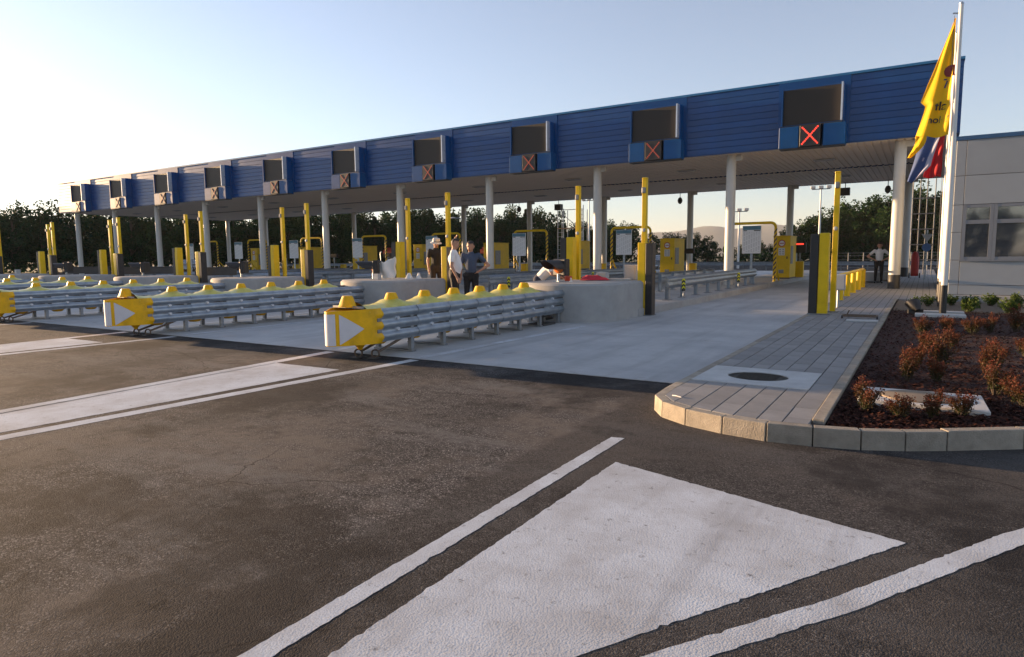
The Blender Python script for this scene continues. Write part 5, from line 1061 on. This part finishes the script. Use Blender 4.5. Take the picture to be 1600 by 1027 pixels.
# ------------------------------------------------------------------ people
M_SKIN = mat('skin', (0.42, 0.22, 0.14), 0.55, var=0.06); M_TEEB = mat('black_tee', (0.008, 0.008, 0.009), 0.85); M_SHIRT = mat('white_shirt', (0.72, 0.70, 0.70), 0.75, var=0.05, bump=0.3, bscale=20)
M_TEEG = mat('slate_tee', (0.055, 0.075, 0.12), 0.85, var=0.1); M_TROU = mat('dark_trousers', (0.010, 0.009, 0.010), 0.8); M_TROB = mat('brown_trousers', (0.025, 0.019, 0.017), 0.85); M_SHOE = mat('black_shoe', (0.015, 0.013, 0.012), 0.5)
M_HAIR = mat('dark_hair', (0.03, 0.02, 0.015), 0.6, bump=0.6, bscale=60); M_NAVY = mat('navy_trousers', (0.02, 0.025, 0.05), 0.85); M_HATM = mat('pale_hat', (0.62, 0.60, 0.56), 0.8)
def person(name_label, loc, rotz, J, mats, hair=True, sleeve=0.55, H=1.75):
    """J: joint positions (facing +y, left is -x); mats: skin, top, trousers, shoes"""
    V = {k_: Vector(v) for k_, v in J.items()}; caps = []
    def c(p, q, r0, r1, m): caps.append((Vector(p), Vector(q), r0, r1, m))
    SK, TP, TR, SH = 0, 1, 2, 3
    up_ = (V['neck'] - V['pelvis']).normalized(); 
    for sd in ('l', 'r'):
        c(V['pelvis'] + (V['hip_' + sd] - V['pelvis']) * 0.3, V['hip_' + sd], 0.115, 0.11, TR); c(V['hip_' + sd], V['knee_' + sd], 0.098, 0.068, TR); c(V['knee_' + sd], V['ankle_' + sd], 0.066, 0.050, TR)
        a = V['ankle_' + sd]; f = V['toe_' + sd]; c(a + Vector((0, 0, -0.03)), f, 0.045, 0.036, SH)
        c(V['chest'] + (V['sh_' + sd] - V['chest']) * 0.4, V['sh_' + sd], 0.10, 0.068, TP)
        s_, e, w_ = V['sh_' + sd], V['el_' + sd], V['wr_' + sd]; m_ = s_ + (e - s_) * sleeve
        c(s_, m_, 0.064, 0.058, TP); c(m_, e, 0.046, 0.040, SK); c(e, w_, 0.041, 0.028, SK)
        d = (w_ - e).normalized(); h_ = d.cross(Vector((0, 1, 0.01)))
        h_ = h_.normalized() if h_.length > 0.1 else Vector((1, 0, 0)); c(w_, w_ + d * 0.07, 0.028, 0.034, SK)
        bend = V.get('bend_' + sd, Vector((0, 0.25, 0)))
        for q, (of, L_) in enumerate(((-0.03, 0.068), (-0.01, 0.078), (0.01, 0.074), (0.03, 0.058))):
            b0 = w_ + d * 0.085 + h_.cross(d) * of; b1 = b0 + d * L_ * 0.5; b2 = b1 + (d + bend).normalized() * L_ * 0.5; c(b0, b1, 0.0105, 0.010, SK); c(b1, b2, 0.010, 0.008, SK)
        b0 = w_ + d * 0.03 + h_.cross(d) * 0.03; c(b0, b0 + (d + h_.cross(d) * 0.9).normalized() * 0.06, 0.012, 0.010, SK)
    c(V['pelvis'], V['belly'], 0.135, 0.135, TR if False else TP); c(V['pelvis'] - up_ * 0.06, V['pelvis'] + up_ * 0.02, 0.14, 0.14, TR); c(V['belly'], V['chest'], 0.14, 0.15, TP); c(V['chest'], V['neck'] - up_ * 0.05, 0.14, 0.085, TP)
    c(V['neck'] - up_ * 0.04, V['head'], 0.056, 0.058, SK)
    hd = V['head']; hu = (V['head'] - V['neck']).normalized(); hf = Vector(J.get('face', (0, 1, 0))).normalized(); hf = (hf - hu * hf.dot(hu)).normalized(); hr = hf.cross(hu)
    c(hd + hu * 0.02 + hf * 0.012, hd + hu * 0.105 - hf * 0.008, 0.078, 0.092, SK); c(hd + hf * 0.045 - hu * 0.005, hd + hf * 0.05 + hu * 0.02, 0.05, 0.055, SK)
    c(hd + hf * 0.095 + hu * 0.055, hd + hf * 0.115 + hu * 0.03, 0.010, 0.016, SK); c(hd + hf * 0.09 - hu * 0.008 + hr * .018, hd + hf * 0.09 - hu * 0.008 - hr * .018, 0.012, 0.012, SK)
    for sd in (-1, 1): c(hd + hr * sd * 0.088 + hu * 0.03, hd + hr * sd * 0.094 + hu * 0.07 - hf * 0.01, 0.014, 0.018, SK); c(hd + hr * sd * 0.035 + hf * 0.086 + hu * 0.07, hd + hr * sd * 0.045 + hf * 0.084 + hu * 0.072, 0.012, 0.012, SK)
    mb = MB()
    for p, q, r0, r1, m in caps:
        d = q - p; L_ = d.length; d = d / max(L_, 1e-6)
        pts = [p - d * r0 * t_ for t_ in (0.95, 0.7, 0.35)] + [p, q] + [q + d * r1 * t_ for t_ in (0.35, 0.7, 0.95)]
        rr = [r0 * math.sqrt(1 - t_ * t_) for t_ in (0.95, 0.7, 0.35)] + [r0, r1] + [r1 * math.sqrt(1 - t_ * t_) for t_ in (0.35, 0.7, 0.95)]
        mb.tube(pts, rr, 10)
    ob = bpy.data.objects.new('tmp', mb.mesh('tmp', M_SKIN)); COL.objects.link(ob)
    rm = ob.modifiers.new('r', 'REMESH'); rm.mode = 'VOXEL'; rm.voxel_size = 0.0125; sm = ob.modifiers.new('s', 'SMOOTH'); sm.iterations = 2; sm.factor = 0.5
    me = bpy.data.meshes.new_from_object(ob.evaluated_get(bpy.context.evaluated_depsgraph_get())); bpy.data.objects.remove(ob)
    me.materials.clear()
    for m in mats: me.materials.append(m)
    idx = []
    for pl in me.polygons:
        x = pl.center; best = (9, 0)
        for p, q, r0, r1, m in caps:
            d = q - p; L2 = d.length_squared; t_ = 0 if L2 < 1e-9 else min(1, max(0, (x - p).dot(d) / L2)); dd = (x - p - d * t_).length - (r0 + (r1 - r0) * t_)
            if dd < best[0]: best = (dd, m)
        idx.append(best[1])
    me.polygons.foreach_set('material_index', idx); me.polygons.foreach_set('use_smooth', [True] * len(idx)); me.name = 'person_body'
    t = thing('person', name_label, 'person', loc, rotz); s_ = H / 1.75; t.scale = (s_, s_, s_); part('body', me, None, t)
    M_ = Matrix((hr, hf, hu)).transposed()
    if hair == True:
        g_ = MB(); g_.grid(lambda u, v: tuple(hd + M_ @ Vector((0.099 * math.sin(u * 6.2832) * math.sin(v * (1.75 if math.cos(u * 6.2832) < 0.3 else 1.05)), 0.002 + 0.105 * math.cos(u * 6.2832) * math.sin(v * (1.75 if math.cos(u * 6.2832) < 0.3 else 1.05)), 0.095 + 0.105 * math.cos(v * (1.75 if math.cos(u * 6.2832) < 0.3 else 1.05))))), 20, 8); part('hair', g_, M_HAIR, t, smooth=70)
    elif hair == 'hat':
        g_ = MB(); g_.lathe((0, 0, 0), [(0.165, 0.065), (0.16, 0.078), (0.113, 0.10), (0.108, 0.17), (0.095, 0.205), (0.03, 0.212)], 20); g_.v = [tuple(hd + M_ @ Vector(q)) for q in g_.v]; h_ = part('hat', g_, M_HATM, t, smooth=40)
        g_ = MB(); g_.lathe((0, 0, 0), [(0.114, 0.105), (0.1135, 0.135)], 20); g_.v = [tuple(hd + M_ @ Vector(q)) for q in g_.v]; part('hat_band', g_, M_GALVD, h_)
    return t
def stand(**kw):
    J = dict(pelvis=(0, 0, 0.95), belly=(0, 0.02, 1.10), chest=(0, 0.0, 1.28), neck=(0, -0.01, 1.48), head=(0, 0.01, 1.56), hip_l=(-0.095, 0, 0.90), hip_r=(0.095, 0, 0.90), knee_l=(-0.11, 0.02, 0.49), knee_r=(0.11, 0.02, 0.49), ankle_l=(-0.12, -0.03, 0.09), ankle_r=(0.12, -0.03, 0.09), toe_l=(-0.14, 0.13, 0.037), toe_r=(0.14, 0.13, 0.037),
             sh_l=(-0.185, 0, 1.40), sh_r=(0.185, 0, 1.40), el_l=(-0.245, -0.03, 1.12), el_r=(0.245, -0.03, 1.12), wr_l=(-0.25, 0.04, 0.88), wr_r=(0.25, 0.04, 0.88))
    J.update(kw); return J
person('man in black tee shirt and pale hat leaning on the tall yellow pole', (-12.27, 15.38, 0.20), R(-118), stand(el_l=(-0.42, 0.10, 1.50), wr_l=(-0.50, 0.22, 1.72), face=(0.25, 1, -0.1), bend_l=(0.3, 0.6, 0)), [M_SKIN, M_TEEB, M_TROB, M_SHOE], 'hat', H=1.80)
person('man in white short sleeved shirt and dark trousers beside the pole', (-10.03, 13.3, 0.014), R(-62), stand(face=(0.65, 1, 0), belly=(0, 0.05, 1.10), wr_r=(0.27, 0.10, 0.86)), [M_SKIN, M_SHIRT, M_TROU, M_SHOE], True, H=1.90)
person('man in slate blue tee shirt with one hand on his hip', (-10.02, 14.0, 0.014), R(-150), stand(el_l=(-0.43, -0.08, 1.15), wr_l=(-0.22, 0.08, 1.02), bend_l=(0.8, 0.3, -0.3), face=(0.35, 1, 0)), [M_SKIN, M_TEEG, M_TROU, M_SHOE], True, H=1.85)
person('man in white shirt with hands on hips beside the nearest column', (-1.66, 32.5, KH), R(-176), stand(el_l=(-0.45, -0.06, 1.16), wr_l=(-0.20, 0.06, 1.02), el_r=(0.45, -0.06, 1.16), wr_r=(0.20, 0.06, 1.02), bend_l=(0.8, 0.3, -0.3), bend_r=(-0.8, 0.3, -0.3)), [M_SKIN, M_SHIRT, M_TROU, M_SHOE], True, H=1.75)
person('person in pale tee shirt and navy trousers bending over the nearest concrete block', (-8.42, 15.0, 0.014), R(-96), stand(pelvis=(0, -0.12, 0.86), belly=(0, 0.02, 0.98), chest=(0, 0.20, 1.12), neck=(0, 0.36, 1.22), head=(0, 0.44, 1.22), hip_l=(-0.10, -0.12, 0.82), hip_r=(0.10, -0.12, 0.82), knee_l=(-0.14, 0.06, 0.47), knee_r=(0.14, 0.06, 0.47), sh_l=(-0.19, 0.30, 1.16), sh_r=(0.19, 0.30, 1.16), el_l=(-0.22, 0.42, 0.98), el_r=(0.22, 0.42, 0.98), wr_l=(-0.10, 0.60, 0.92), wr_r=(0.14, 0.58, 0.92), face=(0.3, 0.5, -1), bend_l=(0, 0.3, -0.5), bend_r=(0, 0.3, -0.5)), [M_SKIN, M_SHIRT, M_NAVY, M_SHOE], True, H=1.75)

# ------------------------------------------------------------------ cars, masts, scaffold, cameras, far rail
def car(label, loc, rotz, paint):
    t = thing('car', label, 'car', loc, rotz)
    def body(u, v):
        y_ = -2.1 + 4.2 * u
        top = [0.62, 0.78, 0.84, 0.88, 0.90, 0.90, 0.90, 0.90, 0.86, 0.70][min(9, int(u * 9.99))]
        a = v * math.pi; return (0.86 * math.cos(a) * (1 - 0.10 * abs(2 * u - 1) ** 4), y_, 0.28 + (top - 0.28) * math.sin(a) ** 0.35)
    mb = MB(); mb.grid(body, 18, 12); mb.sheet([(-0.8, -2.0), (0.8, -2.0), (0.8, 2.0), (-0.8, 2.0)], 0.27); part('body', mb, paint, t, smooth=50)
    mb = MB(); mb.hexa([(-0.78, -1.35, 0.86), (0.78, -1.35, 0.86), (0.78, 1.75, 0.86), (-0.78, 1.75, 0.86)], [(-0.56, -0.55, 1.42), (0.56, -0.55, 1.42), (0.56, 1.1, 1.42), (-0.56, 1.1, 1.42)]); cb_ = part('cabin', mb, M_GLASS, t, bevel=0.05, seg=2)
    mb = MB(); mb.hexa([(-0.57, -0.56, 1.40), (0.57, -0.56, 1.40), (0.57, 1.11, 1.40), (-0.57, 1.11, 1.40)], [(-0.5, -0.45, 1.47), (0.5, -0.45, 1.47), (0.5, 1.0, 1.47), (-0.5, 1.0, 1.47)]); part('roof', mb, paint, cb_, bevel=0.02)
    for sx in (-1, 1):
        for yy in (-1.3, 1.3):
            mb = MB(); mb.cyl((sx * 0.66, yy, 0.31), (sx * 0.86, yy, 0.31), 0.31, n=18); w_ = part('wheel', mb, M_BLACK, t, smooth=40); mb = MB(); mb.cyl((sx * 0.85, yy, 0.31), (sx * 0.872, yy, 0.31), 0.19, n=14); part('rim', mb, M_GALV, w_)
        mb = MB(); mb.box(sx * 0.62 - 0.14, sx * 0.62 + 0.14, -2.08, -1.98, 0.55, 0.70); part('headlight', mb, M_GBOX, t, bevel=0.02); mb = MB(); mb.box(sx * 0.62 - 0.12, sx * 0.62 + 0.12, 1.99, 2.09, 0.6, 0.74); part('tail_light', mb, M_REDP, t, bevel=0.02)
car('grey car parked far left behind the canopy columns', (-80, 49.5, 0), R(-70), mat('car_grey', (0.30, 0.31, 0.33), 0.3, metal=0.4))
car('white car far behind the middle price board', (-47, 72, 0), R(20), mat('car_white', (0.66, 0.66, 0.66), 0.3))
car('silver car far behind the second hoop from the walkway', (-24.6, 70, 0), R(-15), mat('car_silver', (0.45, 0.46, 0.48), 0.3, metal=0.4))
for x, h_, yy, l_ in ((-33.2, 7.75, 70, 'tall pale floodlight mast beside the ninth column from the left'), (-16.3, 5.75, 70, 'thin floodlight mast seen right of the tenth column'), (-8.75, 7.55, 70, 'floodlight mast left of the walkway sensor post')):
    t = thing('floodlight_mast', l_, 'light mast', (x, yy, 0), group='floodlight masts beyond the canopy')
    mb = MB(); mb.tube([(0, 0, 0), (0, 0, h_)], [0.13, 0.07], 10); part('mast', mb, M_WHITE, t, smooth=50); mb = MB(); mb.box(-0.8, 0.8, -0.05, 0.05, h_, h_ + 0.08); part('crossbar', mb, M_GALVD, t)
    for sx in (-0.7, 0.0, 0.7):
        mb = MB(); mb.box(sx - 0.2, sx + 0.2, -0.16, 0.12, h_ + 0.08, h_ + 0.36); part('floodlight', mb, M_GBOX, t, bevel=0.03)
for x, yy, l_ in ((-51.1, 70, 'lamp post with curved arm seen between the seventh and eighth column'), (-84, 72, 'lamp post far left between the fourth and fifth column')):
    t = thing('lamp_post', l_, 'lamp post', (x, yy, 0)); mb = MB(); mb.tube([(0, 0, 0), (0, 0, 8.2)], [0.16, 0.11], 10); part('post', mb, M_WHITE, t, smooth=50)
    mb = MB(); mb.tube([(0, 0, 6.2), (-0.6, 0, 6.5), (-1.5, 0, 6.55)], 0.05, 6); mb.tube([(0, 0, 8.1), (-0.4, 0, 8.15)], 0.06, 6); part('arm', mb, M_GALV, t); mb = MB(); mb.lathe((-1.8, 0, 6.5), [(0.1, 0), (0.3, 0.04), (0.25, 0.14), (0.05, 0.2)], 12, 1.5, 0.7); part('lamp_head', mb, M_GBOX, t, smooth=50)
t = thing('scaffold_tower', 'grey scaffold tower standing behind the canopy', 'scaffold', (-24.5, 46.0, 0.013))
mb = MB()
for x in (0.0, 0.5, 1.75, 2.2):
    mb.cyl((x, 0, 0), (x, 0, 5.1 if x < 1 else 5.3), 0.035, n=6); mb.cyl((x, 0.7, 0), (x, 0.7, 5.0), 0.035, n=6)
part('uprights', mb, M_GALV, t)['kind'] = 'stuff'
mb = MB()
for i in range(15): mb.bar((0, 0, 0.3 + i * 0.33), (0.5, 0, 0.3 + i * 0.33), 0.035); mb.bar((1.75, 0, 0.3 + i * 0.33), (2.2, 0, 0.3 + i * 0.33), 0.035)
part('ladder_rungs', mb, M_GALV, t)['kind'] = 'stuff'
mb = MB(); mb.box(0, 2.2, -0.05, 0.75, 3.55, 3.62); part('platform', mb, mat('scaffold_board', (0.25, 0.18, 0.11), 0.8), t)
mb = MB(); mb.bar((0.5, 0, 5.0), (2.2, 0, 5.0), 0.05); mb.bar((0.5, 0, 4.6), (1.75, 0, 3.65), 0.04); mb.bar((0.5, 0, 1.0), (1.75, 0, 2.6), 0.04); part('braces', mb, M_GALV, t)['kind'] = 'stuff'
for i, (x, big, l_) in enumerate(((-25.6, 0, 'round camera dome hanging left of the scaffold'), (-22.3, 1, 'square camera box hanging above the scaffold'), (-13.5, 0, 'round camera dome hanging over the second lane'), (-4.0, 1, 'square camera box hanging over the nearest lane'), (-1.9, 0, 'round camera dome hanging beside the nearest column'))):
    t = thing('canopy_camera', 'dark ' + l_, 'camera', (x, 42.0, Z_SOF + 0.01)); mb = MB(); mb.cyl((0, 0, 0), (0, 0, -0.32), 0.02, n=6); part('drop_rod', mb, M_DARK, t)
    mb = MB()
    if big: mb.box(-0.24, 0.24, -0.2, 0.2, -0.72, -0.30)
    else: mb.lathe((0, 0, -0.72), [(0.05, 0), (0.14, 0.1), (0.16, 0.24), (0.10, 0.38), (0.04, 0.42)], 14)
    part('housing', mb, M_DARK, t, smooth=40)
t = thing('far_guard_rail', 'long steel guard rail beyond the toll islands', 'guard rail', (0, 62, 0))
mb = MB(); mb.extrude_profile(w_prof(), -4, 82); mb.v = [(-y_ - 0.0, x, z + 0.45) for x, y_, z in mb.v]; part('beam', mb, M_GALV, t)
mb = MB()
for i in range(43): mb.box(-80 + i * 2 - 0.05, -80 + i * 2 + 0.05, 0.06, 0.14, 0, 0.75)
part('posts', mb, M_GALVD, t)['kind'] = 'stuff'
t = thing('mesh_fence', 'low mesh fence beyond the walkway under the trees', 'fence', (-7, 66, 0)); mb = MB()
for i in range(12): mb.cyl((i * 1.2, 0, 0), (i * 1.2, 0, 1.5), 0.04, n=6)
part('posts', mb, M_GALVD, t)['kind'] = 'stuff'
mb = MB()
for z in (0.15, 0.5, 0.85, 1.2, 1.45): mb.box(0, 13.2, -0.015, 0.015, z, z + 0.03)
part('wires', mb, M_GALVD, t)['kind'] = 'stuff'

# ------------------------------------------------------------------ trees
def tree_proto(seed, h, r_, m, conifer=False, n=5200):
    rg = random.Random(seed); cl = []
    for i in range(70):
        if conifer:
            z = rg.random() ** 1.2; a = rg.uniform(0, 6.28); rr = r_ * (1 - z) * rg.uniform(0.5, 1.05); cl.append((Vector((rr * math.cos(a), rr * math.sin(a), h * (0.06 + 0.93 * z))), 0.45 * (1.1 - z)))
        else:
            d = Vector((rg.gauss(0, 1), rg.gauss(0, 1), rg.gauss(0, 1))).normalized() * rg.uniform(0.55, 1.0) ; z = 0.52 + 0.47 * d.z; sq_ = 1.0 if z > 0.35 else 0.85
            cl.append((Vector((d.x * r_ * sq_ * rg.uniform(0.8, 1.15), d.y * r_ * sq_ * rg.uniform(0.8, 1.15), h * z * rg.uniform(0.92, 1.06))), rg.uniform(0.35, 0.75)))
    tone = [rg.uniform(0.05, 0.95) for _ in cl]
    def shape(g_):
        i = g_.randrange(len(cl)); c_, s_ = cl[i]; d = Vector((g_.gauss(0, 1), g_.gauss(0, 1), g_.gauss(0, 1))).normalized(); p = c_ + d * s_ * g_.random() ** 0.4
        p.z = max(0.1, p.z); return p, d + Vector((0, 0, -0.2)), tone[i]
    cr_ = leaf_mesh('crown', m, n, seed + 9, 0.27 if not conifer else 0.24, shape)
    tk = MB(); tk.tube([(0, 0, -0.2), (0.05, 0.02, h * 0.3), (-0.04, 0.05, h * 0.62), (0, 0, h * 0.92)], [0.20, 0.15, 0.09, 0.02], 8)
    for c_, s_ in cl[:16]: tk.tube([(0, 0, max(0.5, c_.z * 0.55)), tuple(c_ * 0.55 + Vector((0, 0, c_.z * 0.32))), tuple(c_)], [0.07, 0.045, 0.015], 5)
    return tk.mesh('trunk', M_BARK, smooth=50), cr_
TP_ = [tree_proto(101, 8.0, 2.6, M_LEAFD), tree_proto(102, 8.5, 2.3, M_LEAFD), tree_proto(103, 7.4, 2.8, M_LEAFM), tree_proto(104, 9.0, 2.0, M_LEAFC, True), tree_proto(105, 8.2, 2.4, M_LEAFM)]
rt_ = random.Random(5)
def tree(x, y_, p_, h_, label, group):
    base = (8.0, 8.5, 7.4, 9.0, 8.2)[p_]; s_ = h_ / base
    t = thing('tree', label, 'tree', (x, y_, -0.01), rt_.uniform(0, 6.28), group); t.scale = (s_ * rt_.uniform(0.9, 1.15),) * 2 + (s_,)
    part('trunk', TP_[p_][0], None, t); part('crown', TP_[p_][1], None, t)
edge = [(-103, 8), (-97, 28), (-93, 44), (-88, 58), (-80, 70), (-70, 82), (-60, 91), (-51, 98), (-42, 104)]
def along(pts, step):
    out = []; acc = 0
    for a, b in zip(pts, pts[1:]):
        a, b = Vector(a), Vector(b); L_ = (b - a).length
        while acc < L_: out.append(a + (b - a) * acc / L_); acc += step
        acc -= L_
    return out
for row, (off, step) in enumerate(((0, 3.3), (3.2, 3.7), (6.5, 4.2))):
    for i, q in enumerate(along(edge, step)):
        d = Vector((q.x, q.y)).normalized(); p = q + d * (off + rt_.uniform(-0.8, 0.8)) + Vector((rt_.uniform(-0.7, 0.7), rt_.uniform(-0.7, 0.7)))
        ang = math.degrees(math.atan2(p.x, p.y))                       # left is negative
        h_ = 8.3 if ang < -52 else (9.0 if ang < -29 else 7.0)
        kind = rt_.choice([0, 1, 0, 1, 2, 4, 3]) if ang > -50 else rt_.choice([0, 1, 0, 1, 2])
        if -42 < ang < -34: kind = rt_.choice([3, 3, 0, 1])
        where = next((w_ for lim, w_ in ((-68, 'left of the canopy end'), (-63, 'near first columns from left'), (-57, 'near fourth column from left'), (-52, 'near fifth column from left'), (-46, 'near sixth column from left'), (-40, 'near seventh column from left'), (-34, 'near eighth column from left'), (-27, 'behind the scaffold'), (0, 'right of the scaffold')) if ang < lim), 'right of the scaffold')
        tree(p.x, p.y, kind, h_ * rt_.uniform(0.84, 1.10) + row * 0.25, ('dark pointed conifer' if kind == 3 else ('olive green leafy tree' if kind in (2, 4) else 'dark leafy tree')) + ' in the %s row of the wood, ' % ('front', 'middle', 'back')[row] + where, 'conifers in the wood behind the canopy' if kind == 3 else 'leafy trees in the wood behind the canopy')
for i, x in enumerate((-39, -37, -35.4, -33.6, -32.0, -30.2)): tree(x, 108 + rt_.uniform(-2, 2), rt_.choice([0, 1]), rt_.uniform(4.6, 5.8), 'low dark tree behind the second hoop from the walkway, %s from the left' % ORD[i + 1], 'low trees behind the second hoop')
for i, x in enumerate((-29, -27.2, -25.3, -23.6, -22, -20.4)): tree(x, 118 + rt_.uniform(-2, 2), rt_.choice([0, 1]), rt_.uniform(2.8, 3.9), 'low dark tree below the hill, %s from the left' % ORD[i + 1], 'low trees below the hill')
for row, yy in ((0, 96), (1, 100)):
    for i in range(9):
        x = -14.6 + i * 2.7 + row * 1.2 + rt_.uniform(-0.4, 0.4); h_ = [6.2, 6.8, 8.2, 8.0, 9.0, 8.8, 7.8, 8.2, 8.4][i] * rt_.uniform(0.94, 1.06)
        tree(x, yy + rt_.uniform(-1, 1), rt_.choice([2, 4, 2]), h_, 'olive green tree, %s from the left in the %s row behind the walkway' % (ORD[i + 1], 'front' if row == 0 else 'back'), 'olive trees behind the walkway')
# undergrowth closing the foot of the wood
vs = []
def hedge(pts, h_, n, seed, label):
    rg = random.Random(seed); L_ = along(pts, 0.5)
    def shape(g_):
        q = g_.choice(L_); return Vector((q.x + g_.uniform(-1.2, 1.2), q.y + g_.uniform(-1.2, 1.2), h_ * g_.random() ** 1.3)), Vector((g_.gauss(0, 1), g_.gauss(0, 1), 0.3)), g_.random() * 0.6
    o = link('undergrowth', leaf_mesh('undergrowth', M_LEAFD, n, seed, 0.42, shape)); o['kind'] = 'stuff'; o['label'] = label; o['category'] = 'undergrowth'
hedge(edge, 3.0, 9000, 71, 'dark undergrowth along the foot of the wood'); hedge([(-16, 95), (12, 95)], 2.2, 2200, 72, 'dark undergrowth below the olive trees'); hedge([(-42, 106), (-18, 116)], 1.6, 1600, 73, 'low scrub below the distant hill')

# ------------------------------------------------------------------ hill and haze
mb = MB(); hx = random.Random(9)
NA = 90
def ridge(u):
    return 72 + 30 * math.exp(-((u - 0.567) / 0.045) ** 2) + 20 * math.exp(-((u - 0.655) / 0.07) ** 2) + 12 * math.sin(u * 23) * 0.4 + 5 * math.sin(u * 61 + 1) + 2.5 * math.sin(u * 170)
def hill(u, v):
    a = R(-80 + 115 * u); Rr = 2050 + 900 * v; return (Rr * math.sin(a), Rr * math.cos(a), -2 + ridge(u) * math.sin(min(1, v * 1.6) * math.pi / 2) ** 1.2 * (1 + 0.06 * math.sin(u * 140 + v * 9)))
mb.grid(hill, 160, 10); struct('hills', mb, M_MOUNT, smooth=80)

for i in range(16):                                                # trees behind the camera, mirrored in the windows
    tree(-30 + i * 5.0 + rt_.uniform(-1, 1), -70 + rt_.uniform(-4, 4), rt_.choice([0, 1, 2]), rt_.uniform(7, 10), 'tree mirrored in the windows of the service building', 'trees mirrored in the windows')
hz = MB(); hz.box(-3600, 3600, -1600, 4600, -4.0, 125); hm = bpy.data.materials.new('haze'); hm.use_nodes = True; hn = hm.node_tree.nodes; hn.clear()
ho = hn.new('ShaderNodeOutputMaterial'); pv = hn.new('ShaderNodeVolumePrincipled'); pv.inputs['Color'].default_value = (0.86, 0.89, 0.95, 1); pv.inputs['Density'].default_value = 0.00015; pv.inputs['Anisotropy'].default_value = 0.0
hm.node_tree.links.new(pv.outputs[0], ho.inputs['Volume'])
o = link('haze', hz.mesh('haze', hm)); o['kind'] = 'stuff'; o['label'] = 'thin evening haze lying over the whole plaza and far hills'; o['category'] = 'haze'
